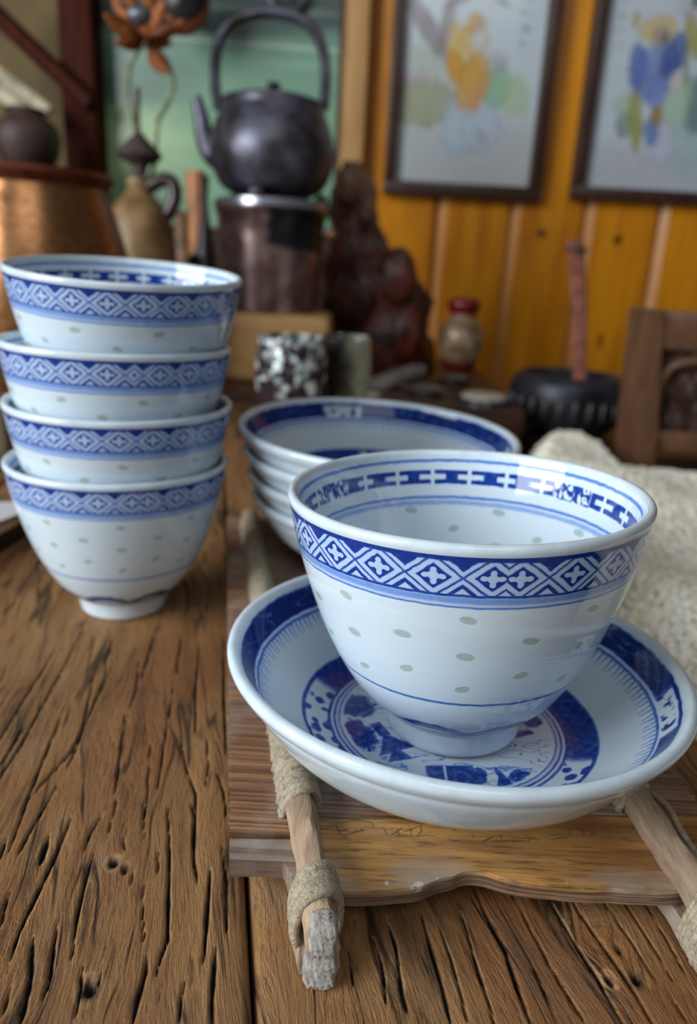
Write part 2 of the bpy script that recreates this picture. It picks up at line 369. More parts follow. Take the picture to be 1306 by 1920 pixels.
for i in range(len(bounds) - 1):
    a, b = bounds[i] + .03, bounds[i + 1] - .03
    if b - a < 1: continue
    near = b > -18
    us = arange_mix(a, b, .04 if near else .4)
    if not near: us = arange_mix(a, b, .5)
    U, V = np.meshgrid(us, ALONG); P = np.stack([U.ravel(), V.ravel()], 1)
    F = crack_field(P)
    edge = np.minimum(P[:, 0] - a, b - P[:, 0])
    z = -.16 * np.clip(F, 0, 1) ** .6 - .04 * np.clip((F + .8) / .8, 0, 1) - .25 * np.exp(-edge / .05) - .05 * np.exp(-edge / .3)
    z += .012 * np.sin(P[:, 0] * 2.1 + np.sin(P[:, 1] * .2) * 2) + .008 * np.sin(P[:, 0] * 5.3 + P[:, 1] * .1)
    nu, nv = len(us), len(ALONG); idx = np.arange(nu * nv).reshape(nv, nu)
    faces = np.stack([idx[:-1, :-1], idx[:-1, 1:], idx[1:, 1:], idx[1:, :-1]], -1).reshape(-1, 4)
    g = G(); g.v.append(np.column_stack([P, z])); g.n = len(P); g.f = [tuple(q) for q in faces.tolist()]; g.mi = [0] * len(faces)
    rim = np.concatenate([idx[0, :], idx[1:, -1], idx[-1, -2::-1], idx[-2:0:-1, 0]]); m = len(rim)
    low = np.column_stack([P[rim], np.full(m, -3.4)]); b0 = g.n
    g.v.append(low); g.n += m
    g.f += [(int(rim[k]), b0 + k, b0 + (k + 1) % m, int(rim[(k + 1) % m])) for k in range(m)] + [tuple(b0 + k for k in range(m))]; g.mi += [0] * (m + 1)
    o = link('plank', g.mesh('plank', [M_table], (0, 0, 0), 0), table)
    me = o.data; at_ = me.attributes.new('crack', 'FLOAT', 'POINT'); at_.data.foreach_set('value', np.concatenate([F, np.full(m, -4.)]).astype(np.float32))
for ux, vy in [(-43, -10), (R_EDGE - 5, -10), (-43, 71), (R_EDGE - 5, 71)]:
    link('leg', G().box((ux - 3, vy - 3, -75), (ux + 3, vy + 3, -3.3), .4).mesh('leg', [M_tableleg]), table)

# ================================================================== PORCELAIN
def blue_paint(s, white, i, blotch=None):
    """cobalt of strength i on the glaze"""
    c = s.mix(white, srgb(98, 140, 212), s.ss(0., .55, i)); return s.mix(c, srgb(12, 50, 138), s.ss(.4, 1., i))
WHITE = srgb(206, 221, 231); WHITE2 = srgb(200, 215, 224)
def polar(s):
    X, Y, Z = s.xyz(); th = s.op('ARCTAN2', Y, X) * 57.29578
    return X, Y, Z, th
def rice(s, th, z, sh=0.):
    def col(off, za):
        k = ((th - off) / 40. + 100.5).fr() - .5
        row = ((z - za) / .93 + 10.5).fr() - .5
        cell = ((th - off) / 40. + 100.5).fl(); wob = (cell * 12.9 + ((z - za) / .93 + 10.5).fl() * 7.7).sin() * .75
        a = k * 2.6; b = row * .93
        d = ((a + b * wob) * (a + b * wob) / (.19 * .19) + (b - a * wob * .5) * (b - a * wob * .5) / (.095 * .095))
        return 1 - s.ss(.6, 1.5, d)
    return (col(-95.5 + sh, 3.73) * s.box(z, 2.45, 5.0)).max(col(-75.5 + sh, 4.12) * s.box(z, 2.9, 4.45))
def cup_outer(name='cup_outer_glaze'):
    s = S(name); X, Y, Z, th = polar(s)
    wv = s.noise(s.vec, 3., 2) - .5; wv2 = s.noise(s.vec, 6., 3) - .5
    z = Z + wv * .05
    jn = (th - -86.6).lt(0.)
    k = (th + 90.1 - (1 - jn) * 7.4) / 15.6522; fx = ((k + 100.5).fr() - .5).abs() + wv2 * .02
    x = fx * 1.12; y = z - 5.63 + wv2 * .03; ya = y.abs()
    d = x / .56 + ya / .45
    cross = (1 - s.ss(.86, 1.1, x / .165 + ya / .13)).max(1 - s.ss(.75, 1.2, (x - .165) * (x - .165) / .0064 + ya * ya / .0034)).max(1 - s.ss(.75, 1.2, x * x / .0042 + (ya - .125) * (ya - .125) / .0046))
    dark = 1 - s.ss(.58, .68, d)
    lat = s.ss(.88, .96, d) * (1 - s.ss(1.02, 1.10, d))
    up = s.ss(-.02, .02, y)
    tri = s.ss(1.24, 1.34, d) * (up + (1 - up) * (1 - s.ss(1.5, 1.56, d)))
    pat = (dark - cross).max(0.).max(lat * .9).max(tri)
    pat = pat.max(s.line(z, 6.05, .075, .02)) * s.box(z, 5.24, 6.12, .015)
    i = pat.max(s.line(z, 5.23, .03, .015) * .95).max(s.box(z, 5.05, 5.2, .04) * .42).max(s.line(z, 4.97, .025, .02) * .62)
    i = i.max(s.line(z, 2.33, .035, .02) * .72)
    w = (th * .0698).sin().abs(); sc = s.noise(s.comb(th * .1, z * 5., 2.), 1., 3, .6)
    zl = z - .98 - w * .32
    leaf = (1 - s.ss(.05, .11, zl.abs() - sc * .13)).max((1 - s.ss(.0, .06, zl.abs() - .14 * w)) * s.ss(.46, .52, sc)) * s.box(z, .88, 1.45, .03)
    i = i.max(leaf * .95).max(s.line(z, .92, .055, .03) * 1.)
    i = i * (s.noise(s.vec, 9., 3) * .5 + .72)
    c = s.mix(WHITE, srgb(166, 190, 228), s.box(z, 5.0, 6.1, .05) * .8)
    c = blue_paint(s, c, i)
    rc = rice(s, th, z); c = s.mix(c, srgb(158, 176, 168), rc * .8)
    s.bump(rc * -.4 + s.noise(s.comb(th * .02, z * 1.6), 2., 3) * .25, .25, .0006)
    return s.out(c, .06, 0, .5)
def cup_inner():
    s = S('cup_inner_glaze'); X, Y, Z, th = polar(s)
    wv = s.noise(s.vec, 4., 2) - .5; z = Z + wv * .06
    i = s.line(z, 6.03, .045, .03) * .62
    P = 15.75; f = ((th - 127.8) / P + 50.).fr()                      # 0..1 over dash + gap (from its far end)
    u = ((f - .5).abs()) * 2.; vz = (z - 5.57).abs()
    frame = 1 - s.ss(.87, .93, u)
    dash = frame * (1 - s.ss(.18, .21, vz)) * (s.ss(.05, .09, vz).max(1 - s.ss(.30, .44, u + (th * .7).sin() * .15)))
    sym = lambda c: 1 - s.ss(8.5, 9.5, (th - c).abs())
    m = sym(34.5).max(sym(147.5)).max(sym(-98.))
    scr = s.noise(s.comb(th * .32, z * 3.2, 7.), 1., 2.); sq = s.line(scr, .5, .075, .02) * (1 - s.ss(.2, .24, vz))
    i = i.max(dash * (1 - s.ss(.05, .2, m)) * .95).max(sq * m * .95)
    i = i.max(s.line(z, 5.0, .04, .03) * .62).max(s.box(z, 4.78, 4.92, .04) * .36)
    i = i * (s.noise(s.vec, 9., 3) * .5 + .72)
    c = blue_paint(s, WHITE, i); rc = rice(s, th, z, 2.)
    c = s.mix(c, srgb(150, 172, 168), rc * .75)
    return s.out(c, .06, 0, .5)
def plain_glaze(name, col): 
    s = S(name); s.xyz(); n = s.noise(s.vec, 1.5, 3); s.bump(n, .12, .0008)
    return s.out(s.mix(col, srgb(196, 208, 216), s.ss(.4, .75, n)), .07, 0, .5)
M_co, M_ci, M_cw = cup_outer(), cup_inner(), plain_glaze('white_glaze', WHITE)
def smooth_prof(pts, n):
    P = np.array(pts, float); d = np.r_[0, np.cumsum(np.linalg.norm(np.diff(P, axis=0), axis=1))]
    t = np.linspace(0, d[-1], n)
    def cr_(i, tt):
        p0, p1, p2, p3 = P[max(i - 1, 0)], P[i], P[i + 1], P[min(i + 2, len(P) - 1)]
        return .5 * ((2 * p1) + (-p0 + p2) * tt + (2 * p0 - 5 * p1 + 4 * p2 - p3) * tt ** 2 + (-p0 + 3 * p1 - 3 * p2 + p3) * tt ** 3)
    out = []
    for q in t:
        i = min(np.searchsorted(d, q, 'right') - 1, len(P) - 2); out.append(cr_(i, (q - d[i]) / (d[i + 1] - d[i])))
    return [tuple(q) for q in out]
def cup_mesh(n):
    outer = [(.01, .62), (1.5, .62), (1.9, .74)] + smooth_prof([(2.02, .88), (2.46, 1.3), (2.80, 1.8), (3.12, 2.4), (3.45, 3.2), (3.77, 4.2), (4.02, 5.2), (4.16, 5.95), (4.185, 6.08)], 26)
    lip = smooth_prof([(4.185, 6.08), (4.215, 6.16), (4.205, 6.25), (4.14, 6.31), (4.05, 6.305), (3.985, 6.24), (3.955, 6.12)], 13)[1:]
    inner = smooth_prof([(3.955, 6.12), (3.80, 5.4), (3.55, 4.3), (3.22, 3.3), (2.82, 2.66), (2.3, 2.24), (1.8, 2.11), (.9, 2.08), (.01, 2.08)], 26)[1:]
    pr = outer + lip + inner
    mis = [0] * (len(outer) - 1) + [1] * len(lip) + [2] * (len(inner))
    g = G().lathe(pr, n, mis=mis); body = g.mesh('body', [M_co, M_cw, M_ci], sharp=0)
    ft = smooth_prof([(1.3, .66), (1.34, .3), (1.45, .04), (1.55, 0.), (1.66, .04), (1.70, .15), (1.76, .42), (1.87, .76), (1.95, .86)], 18)
    foot = G().lathe(ft, n // 2).mesh('foot_ring', [M_cw], sharp=0)
    return body, foot
BODY, FOOT = cup_mesh(192)
def make_cup(label, group=None):
    o = thing('porcelain_teacup', label, 'teacup', group=group); link('body', BODY, o); link('foot_ring', FOOT, o); return o
cup = make_cup('blue and white porcelain teacup with lattice band standing in the large front saucer')
pose(cup, (3.0145, 16.9909, 2.225), (-.0418, .0144), 0)
stack_lab = ['bottom cup of the four stacked blue and white teacups, its footed base on the table',
             'second teacup from the bottom of the blue and white stack, nested in the lowest cup',
             'third teacup from the bottom of the blue and white stack, just under the topmost cup',
             'topmost tilted teacup of the blue and white stack, open rim in front of copper pot']
SCC = .9658; BX, BY = -8.78, 27.488
stk = [((0, 0), 0., (.0053, .0049)), ((.17, -.05), 2.185, (.0124, -.0142)), ((.115, .07), 4.27, (.0174, -.0026)), ((.50, .10), 6.77, (.0453, -.0823))]
for (dx, dy), dz, (tx, ty) in stk:
    c_ = copy_tree(cup); i = stk.index(((dx, dy), dz, (tx, ty))); c_['label'] = stack_lab[i]; c_['group'] = 'stack of nested teacups'
    h = 6.084
    foot = (BX + dx - tx * h, BY + dy - ty * h, dz + (.0 if i == 0 else .02))
    if i == 3: foot = (foot[0], foot[1], dz + .03)
    pose(c_, foot, (tx, ty), [0.4, 1.1, 2.0, 2.75][i] , SCC)

# saucer: local z = 0 at the foot, rim plane at 3.23
RIMZ = 3.228
def saucer_inner():
    s = S('saucer_inner_glaze'); X, Y, Z, th = polar(s)
    r0 = s.op('SQRT', X * X + Y * Y); wv = s.noise(s.vec, 2.5, 2) - .5; r = r0 + wv * .06
    n1 = s.noise(s.vec, 5., 4, .6); n3 = s.noise(s.vec, 3.4, 5, .7); n2 = s.noise(s.vec, 12., 3)
    band = s.box(r, 5.02, 5.37, .025)
    kp = ((th + 18.) / 120. + 10.5).fr() - .5                         # three white reserves in the dark band
    pan = 1 - s.ss(10.5, 11.8, kp.abs() * 120.); pedge = pan * s.ss(9.4, 10.4, kp.abs() * 120.)
    lf = s.noise(s.comb(X * 3.2, Y * 3.2, 4.), 1., 3, .6); leaves = s.ss(.52, .60, lf) * (1 - s.ss(5.2, 5.3, r)) 
    fretl = s.line(s.noise(s.comb(th * .05, r * 4.), 1., 2), .5, .012, .01) * .35
    bandI = band * (1 - fretl) * (1 - pan) + band * pan * (leaves.max(pedge * .8).max(s.box(r, 5.31, 5.37, .02)))
    comb = ((th / 2.25 + 200.).fr() - .5).abs(); alt = ((th / 4.5 + 200.).fr() - .5).abs()
    ln = 4.80 - .18 * s.ss(.2, .3, alt) + (n2 - .5) * .2
    fr = (1 - s.ss(.14, .26, comb)) * s.ss(0., .06, r - ln) * (1 - s.ss(4.92, 4.95, r)) * .62
    i = bandI.max(s.line(r, 4.945, .03, .02) * .75).max(fr)
    # medallion border with pale blossoms and a fine diaper
    mb = s.box(r, 3.02, 3.78, .03)
    dia = s.line(((th * .5 + r * 8.)).sin(), 0., .12, .12).max(s.line((th * .5 - r * 8.).sin(), 0., .12, .12)) * .22
    fl = s.voro(s.comb(th * .13, r * 3.), 1.); zone = s.ss(.0, .35, ((th + 172.) * .0175 * 3.).cos())
    pale = s.ss(.34, .46, fl + (n2 - .5) * .2) * zone * s.box(r, 3.1, 3.7, .03)
    i = i.max(mb * (1 - dia) * (1 - pale)).max(s.line(r, 3.78, .025, .02) * .8)
    i = i.max(s.line(r, 2.93, .03, .015) * .9).max(s.line(r, 2.80, .02, .015) * .85).max(s.box(r, 2.82, 2.9, .02) * .25)
    inn = 1 - s.ss(2.66, 2.74, r)
    def el(cx, cy, rx, ry, ang=0.):
        ca, sa = math.cos(ang), math.sin(ang); dx = X - cx; dy = Y - cy
        a = (dx * ca + dy * sa) / rx; b = (dy * ca - dx * sa) / ry
        return 1 - s.ss(.8, 1.2, a * a + b * b + (n3 - .5) * 3.2)
    def bx(cx, cy, rx, ry, ang=0., tri=False):
        ca, sa = math.cos(ang), math.sin(ang); dx = X - cx; dy = Y - cy
        a = (dx * ca + dy * sa) / rx; b = (dy * ca - dx * sa) / ry
        d = (a.abs() + (b + 1) * .5).max(b * -1.) if tri else a.abs().max(b.abs())
        return 1 - s.ss(.88, 1.08, d + (n1 - .5) * .35)
    land = el(-2.35, .45, .5, .55).max(el(-2.25, -.75, .33, .75, .4)).max(bx(-1.5, -1.05, .55, .42, .5, True)).max(bx(-1.35, -1.5, .34, .3, .3, True)).max(bx(-1.75, -.55, .16, .3, .5))
    land = land.max(bx(-.1, -2.2, .6, .36, .12) * (1 - s.line(X, -.25, .025, .02))).max(el(.55, -2.05, .22, .2)).max(bx(1.1, -2.2, .26, .36, .1, True)).max(el(1.4, -2.0, .26, .08, .9)).max(el(1.45, -2.2, .24, .06, .1)).max(el(1.0, -1.95, .2, .06, 1.6)).max(el(1.6, -2.0, .2, .1, .6)).max(el(1.9, -.3, .42, .13, .4)).max(el(.4, -2.3, .3, .2)).max(el(-.4, 1.8, .8, .5)).max(el(1.2, 1.7, .7, .3)).max(el(2.3, .5, .3, .45))
    land = land.max(s.line(s.noise(s.comb(X * .7, Y * 2.2, 3.), 1., 2), .5, .012, .01) * .6)
    bird = (1 - s.ss(.10, .16, s.voro(s.comb(X * 2.6, Y * 2.6), 1.))) * el(1.9, -1.2, .6, .6) * .8
    i = i.max(land * inn * (n1 * .7 + .55)).max(bird * inn)
    i = i * (n1 * .5 + .72)
    c = blue_paint(s, s.mix(WHITE2, srgb(196, 210, 222), n1), i)
    return s.out(s.mix(c, srgb(4, 26, 84), i * s.ss(5.02, 5.06, r) * .6), .10, 0, .32)
M_si = saucer_inner(); M_so = plain_glaze('saucer_outer_glaze', WHITE2)
def saucer_mesh(n, fl=1.03, un=.62):
    outer = smooth_prof([(2.3, un), (3.0, un + .07), (3.5, .84), (4.1, 1.12), (4.7, 1.62), (5.12, 2.2), (5.37, 2.62), (5.40, 2.82)], 24)
    lip = smooth_prof([(5.40, 2.82), (5.55, 2.84), (5.68, 3.02), (5.717, 3.14), (5.68, 3.25), (5.56, 3.29), (5.44, 3.22), (5.39, 3.12)], 16)[1:]
    inner = smooth_prof([(5.39, 3.12), (5.2, 2.75), (4.9, 2.34), (4.55, 1.98), (4.1, 1.62), (3.6, fl + .24), (3.2, fl + .07), (2.9, fl + .005), (2.0, fl), (.01, fl)], 30)[1:]
    pr = [(.01, un - .03)] + outer + lip + inner; mis = [0] * (len(outer)) + [1] * len(lip) + [2] * len(inner)
    body = G().lathe(pr, n, mis=mis).mesh('dish', [M_so, M_cw, M_si], sharp=0)
    ft = smooth_prof([(2.35, .68), (2.4, .3), (2.5, .05), (2.62, 0), (2.76, .05), (2.86, .3), (3.05, .8)], 14)
    return body, G().lathe(ft, n // 2).mesh('foot_ring', [M_so], sharp=0)
DISH, SFOOT = saucer_mesh(192)
DISH2, SFOOT2 = saucer_mesh(160, .87, .54)
def make_saucer(label, group=None):
    o = thing('porcelain_saucer', label, 'saucer', group=group); link('dish', DISH, o); link('foot_ring', SFOOT, o); return o
sau = make_saucer('large blue rimmed porcelain saucer with landscape medallion, holding the front teacup')
st = (.021, .0107); pose(sau, (2.8996 - st[0] * RIMZ, 17.0567 - st[1] * RIMZ, 4.3276 - RIMZ), st, 0)
slab = ['topmost saucer of the stack of four, its blue inside showing behind the front cup',
        'second saucer from the top of the stack of four, only its white lip showing',
        'third saucer from the top of the stack of four, white lip above the lowest saucer',
        'lowest saucer of the stack of four, white underside resting on the slatted tray']
for i, (rz, dx) in enumerate([(7.16, .08), (6.20, .26), (5.24, .44), (4.30, .62)]):
    c_ = copy_tree(sau); [setattr(q, 'data', DISH2 if 'dish' in q.name else SFOOT2) for q in c_.children]; c_['label'] = slab[i]; c_['group'] = 'stack of saucers'
    k = [.8, .62, .42, .2][i]; tt = (.0347 * k, -.0466 * k)
    pose(c_, (.99 + dx - tt[0] * RIMZ, 30.156 + .15 * i - tt[1] * RIMZ, rz - RIMZ), tt, [2.2, .5, 1.5, 4.][i])

# ================================================================== BAMBOO TRAY
def slat_wood(name, a_, b_, silver, k):
    s = S(name); X, Y, Z = s.xyz()
    per = s.noise(s.comb(X * .06, Y * 6.5), 1., 2, .7); gr = s.noise(s.comb(X * .5, Y * 28., Z * 20.), 1., 3, .6); pt = s.noise(s.comb(X * .5, Y * .35, 2.), 1., 4, .6)
    c = s.mix(srgb(*a_), srgb(*b_), s.ss(.34, .66, per)); c = s.mix(c, srgb(58, 38, 26), s.ss(.5, .75, gr) * .7)
    c = s.mix(c, srgb(*silver), s.ss(.42, .64, pt) * k); s.bump(gr + per, .4, .0005)
    return s.out(c, .36, 0, .5)
M_slat = slat_wood('bamboo_slat', (146, 104, 70), (92, 60, 40), (150, 136, 126), .45)
M_tab = slat_wood('grey_bamboo_tab', (150, 132, 118), (112, 92, 80), (166, 154, 150), .8)
MZ0 = 1.01
M_strip = S('bamboo_front_strip'); s = M_strip; X, Y, Z = s.xyz()
a = s.noise(s.comb(X * .2, Y * 2.2, Z * 2.2), 1., 5, .6); b = s.noise(s.comb(X * .9, Y * 12., Z * 16.), 1., 4); wpt = s.noise(s.comb(X * .35, Y * .6, 2.), 1., 4, .6)
c = s.mix(srgb(196, 146, 84), srgb(140, 100, 58), s.ss(.3, .7, a)); c = s.mix(c, srgb(74, 48, 28), s.ss(.48, .72, b) * .7)
c = s.mix(c, srgb(66, 42, 26), s.ss(.56, .66, s.noise(s.comb(X * .45, Y * 3., 6.), 1., 5, .65)) * .65)
c = s.mix(c, srgb(164, 148, 132), s.ss(.40, .60, wpt - s.ss(-7.4, -5.6, Y) * .14) * .8)
c = s.mix(c, srgb(112, 64, 34), s.ss(.5, .7, s.noise(s.comb(X * .2, Y * .3, 8.), 1., 2)) * .6)
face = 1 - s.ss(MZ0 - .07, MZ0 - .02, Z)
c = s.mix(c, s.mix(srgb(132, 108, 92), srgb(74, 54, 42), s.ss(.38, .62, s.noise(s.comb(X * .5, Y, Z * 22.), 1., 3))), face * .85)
c = s.mix(c, srgb(206, 196, 186), s.ss(.60, .68, s.noise(s.comb(X * 2.2, Y * 2., Z * 2.), 1., 3)) * s.box(Z, MZ0 - .1, MZ0 + .1, .03) * (1 - s.ss(-7.15, -6.95, Y)) * .7)
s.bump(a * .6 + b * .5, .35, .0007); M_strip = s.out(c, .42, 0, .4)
M_rail = wood('grey_split_bamboo', (178, 152, 126), (112, 90, 72), .7, 'Y', 9., .6, third=(150, 140, 132))
M_twine = S('felted_hemp_twine'); s = M_twine; X, Y, Z = s.xyz(); a = s.noise(s.vec, 7., 5, .7); b = s.noise(s.vec, 22., 3, .7)
s.bump(a * .6 + b * .6, .9, .0012); M_twine = s.out(s.mix(srgb(200, 186, 162), srgb(134, 120, 100), s.ss(.35, .7, a * .6 + b * .4)), .95, 0, .1)
M_end = simple('weathered_grey_end_grain', (182, 174, 166), .95, var=.45, scale=7., bump=.45, spec=.1, rgb2=(138, 130, 122), stretch=(2.2, 1., .7))
M_ink = simple('faded_ink', (92, 84, 74), .8, var=.3, scale=3.)
tray = thing('bamboo_tray', 'slatted bamboo tray with twine-bound rails and inscribed front strip under the saucers', 'tray', (3, 20, 0))
def tl(y, x0=-2.06, y0=12.5): return x0 - (y - y0) * .1727          # tray's left edge line
def lrail(y): return -.26 - (y - 12.3) * .2 if y > 12.3 else -.26 - (y - 12.3) * .17
def rrail(y): return 7.80 - (y - 12.5) * .115
def tr(y): return rrail(y) + 1.75
MZ = 1.01
g = G(); yb = 13.93; k = 0
while yb < 36.2:                                                     # the slat mat: thin rounded splints laid crosswise
    h = .105 + .02 * math.sin(k * 1.7) + .012 * math.sin(k * 4.1); jx = .06 * math.sin(k * 2.3)
    zt = MZ + .012 * math.sin(k * 3.3)
    xa, xb = tl(yb) + jx * .5, tr(yb) + jx; sk = .02
    sec = [(0, .62), (0, zt - .045), (h * .22, zt - .008), (h * .42, zt), (h * .62, zt - .008), (h * .84, zt - .045), (h * .84, .62)]
    g.loft([[(xa, yb + q, z) for q, z in sec], [(xb, yb + q + (xb - xa) * sk * .0, z) for q, z in sec]])
    yb += h; k += 1
o = part('slat_mat', g, M_slat, tray, sharp=30); o['kind'] = 'stuff'
tab = [tuple(atz(x, y, MZ + .04)[:2]) for x, y in [(430, 1573), (572, 1574), (572, 1640), (546, 1636), (530, 1616), (430, 1613)]]
part('side_strip', G().prism(tab, .62, MZ + .04), M_tab, tray, sharp=30)
pl = [(592, 1537), (640, 1534), (900, 1529), (1205, 1527), (1300, 1529), (1420, 1535), (1420, 1640), (1300, 1652), (1285, 1668), (1180, 1667), (1060, 1662), (1000, 1656), (960, 1648), (930, 1640), (905, 1633),
      (880, 1631), (858, 1634), (848, 1643), (815, 1645), (800, 1655), (770, 1664), (720, 1668), (660, 1668), (620, 1668), (605, 1664), (598, 1640)]
poly = [tuple(atz(x, y, MZ + .07)[:2]) for x, y in pl]
top = []; n = len(poly)
inner_n = 13                                                        # first points are the back edge
def shrink(p, q): return p
dense = []
for k, (a_, b_) in enumerate(zip(poly, poly[1:] + poly[:1])):
    a_, b_ = np.array(a_), np.array(b_); m_ = max(1, int(np.linalg.norm(b_ - a_) / .09))
    for j in range(m_): dense.append(a_ + (b_ - a_) * j / m_)
dense = np.array(dense); fm = dense[:, 1] < 13.2
for _ in range(3): dense[fm] = (.5 * dense + .25 * np.roll(dense, 1, 0) + .25 * np.roll(dense, -1, 0))[fm]
tt = np.arange(len(dense)); nzv = np.convolve(RNG.normal(0, 1, len(tt) + 8), np.ones(4) / 4, 'same')[:len(tt)]; dense[fm, 1] += .012 * nzv[fm] + .012 * np.sin(tt[fm] * .37)
poly = [tuple(q) for q in dense]
g = G().prism(poly, .66, MZ + .0)
cen = np.mean(poly, 0)
bevel = [tuple(np.array(p) + (cen - np.array(p)) / np.linalg.norm(cen - np.array(p)) * (.04 + .035 * math.sin(p[0] * 4.3) * math.sin(p[0] * 11.7) * (p[1] < 13.2)) ) for p in poly]
g.prism(bevel, MZ - .05, MZ + .03)
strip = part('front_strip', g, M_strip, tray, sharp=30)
g = G()                                                             # brushed writing, worn almost away
def stroke(pts, sc, ox, oy):
    P = [atz(ox + x / sc, oy + y / sc, MZ + .032) for x, y in pts]
    if len(P) == 2: P = [P[0], (P[0] + P[1]) / 2 + np.array([.01, .012, 0]), P[1]]
    g.tube(P, [.008] + [.017] * (len(P) - 2) + [.007], 6, flat=.35)
for p in [[(105, 150), (110, 185), (150, 250)], [(125, 215), (200, 195)], [(150, 240), (230, 222), (310, 200)], [(180, 265), (165, 240)], [(110, 150), (230, 140), (340, 150), (370, 180)], [(240, 200), (250, 225)], [(275, 190), (285, 222)], [(175, 292), (350, 290)], [(415, 180), (455, 240)],
          [(470, 200), (560, 250)], [(480, 240), (560, 190)], [(600, 180), (620, 240)], [(560, 220), (680, 180)], [(680, 165), (685, 215), (655, 240)], [(520, 205), (535, 245)], [(650, 240), (780, 245)], [(870, 165), (915, 215)], [(860, 255), (900, 280), (960, 275)], [(1020, 230), (1040, 255)],
          [(1060, 285), (1130, 315)], [(1200, 240), (1230, 270)], [(1100, 290), (1170, 250)]]: stroke(p, 3.628, 600, 1500)
for p in [[(40, 270), (90, 285)], [(130, 225), (180, 250)], [(170, 280), (200, 255), (250, 275)], [(300, 240), (390, 235)], [(330, 270), (420, 250)], [(440, 200), (455, 240)], [(440, 250), (400, 260)], [(515, 205), (550, 245)], [(585, 205), (595, 240)], [(600, 245), (630, 215)],
          [(660, 180), (720, 245)], [(700, 190), (790, 180)], [(740, 220), (800, 215)], [(800, 190), (855, 240)], [(780, 260), (830, 265)], [(835, 270), (860, 295)]]: stroke(p, 3.568, 940, 1500)
part('ink_writing', g, M_ink, strip)
def rail(name, fx, y0, y1, sec, zoff, end=None):
    ys = np.r_[np.linspace(y0, y0 + 3, 14), np.linspace(y0 + 3.4, y1, 26)]; rings = []
    for i, y in enumerate(ys):
        sh = min(1., .80 + .20 * min(1, i / 4.)) if end else 1.
        w1 = 1 + .05 * math.sin(y * 2.3) + .03 * math.sin(y * 7.1)
        rings.append([(fx(y) + q * w1 * (.62 + .38 * sh) + .015 * math.sin(y * 5 + j), y + ((z * .75 + .07 * math.sin(j * 4.3 + zoff * 9)) * max(0, 1 - i / 3.) if end else 0), zoff + (z - .0) * sh * (1 + .03 * math.sin(y * 3.1 + j))) for j, (q, z) in enumerate(sec)])
    return G().loft(rings)
up_sec = [(-.34, 0), (-.37, .22), (-.32, .42), (-.18, .55), (.06, .61), (.15, .58), (.34, .12), (.34, 0)]
lo_sec = [(-.42, 0), (-.5, .2), (-.46, .50), (.36, .50), (.42, .2), (.34, 0)]
ends = []
for side, fx, y0 in (('left', lrail, 10.85), ('right', rrail, 10.9)):
    up = part('upper_rail', rail('u', fx, y0, 35.6, up_sec, MZ + .02, True), M_rail, tray, sharp=35)
    lo = part('lower_rail', rail('l', fx, y0 + .32, 35.4, lo_sec if side == 'left' else [(max(q, -.3), z) for q, z in lo_sec], .06, True), M_rail, tray, sharp=35)
    # rough grey chopped ends
    for y_, zb, par, hh, w in ((y0 + .16, MZ + .02, up, .52, .27), (y0 + .36, .03, lo, .50, .33)):
        ge = G(); ge.ball((0, 0, 0), 1., 4)
        v = ge.v[0]; d = np.abs(v); q_ = (d ** 4).sum(1, keepdims=True) ** (-1 / 4.)
        v = v * q_; v[:, 1] = v[:, 1] * .26 + (v[:, 2] + .2) * .16 + .03 * np.sin(v[:, 0] * 17 + v[:, 2] * 5) + .02 * np.sin(v[:, 0] * 41)
        ge.v[0] = v * [w, 1., hh / 2] + [fx(y_), y_, zb + hh / 2]
        part('chopped_end', ge, M_end, par, sharp=0)
    # twine windings round both halves
    def wrap(ya, yb_, pitch_, r=.1, skew=.25):
        gw = G(); yy = ya; j = 0
        while yy < yb_:
            t = np.linspace(0, 2 * math.pi, 25)[:-1]; hw_, zc, hh = .47, .82, .74
            zc = (MZ + .72 + 0.02) / 2
            pts = []
            for a_ in t:
                e = 5.; cx_ = math.copysign(abs(math.cos(a_)) ** (2 / 3.), math.cos(a_)); cz_ = math.copysign(abs(math.sin(a_)) ** (2 / 2.4), math.sin(a_))
                y_ = yy + skew * math.cos(a_ + .4) + .03 * math.sin(3 * a_ + j)
                narrow = 1 - .22 * max(0, cz_)
                pts.append((fx(y_) + cx_ * hw_ * narrow * (1 + .03 * math.sin(j * 2.1)), y_, zc + cz_ * hh + .03 * math.sin(j * 1.3 + a_)))
            pts.append(pts[0]); gw.tube(pts, r * (1 + .22 * math.sin(j * 2.7)), 7, cap=False); yy += pitch_ * (1 + .15 * math.sin(j * 1.9)); j += 1
        return gw
    if side == 'left': part('twine_wrap', wrap(14.75, 35., .17), M_twine, tray, 0); part('twine_wrap', wrap(11.75, 12.55, .12, .105, .22), M_twine, tray, 0)
    else: part('twine_wrap', wrap(15.6, 35., .17), M_twine, tray, 0); part('twine_wrap', wrap(11.3, 12.45, .12, .105, .2), M_twine, tray, 0)
pts = [(rrail(y) + .46 + .05 * math.sin(y * 3), y, 1.28 + .16 * math.sin(y * 1.4)) for y in np.linspace(12.2, 15.8, 22)]
part('twine_end', G().tube(pts, .09, 7), M_twine, tray, 0)

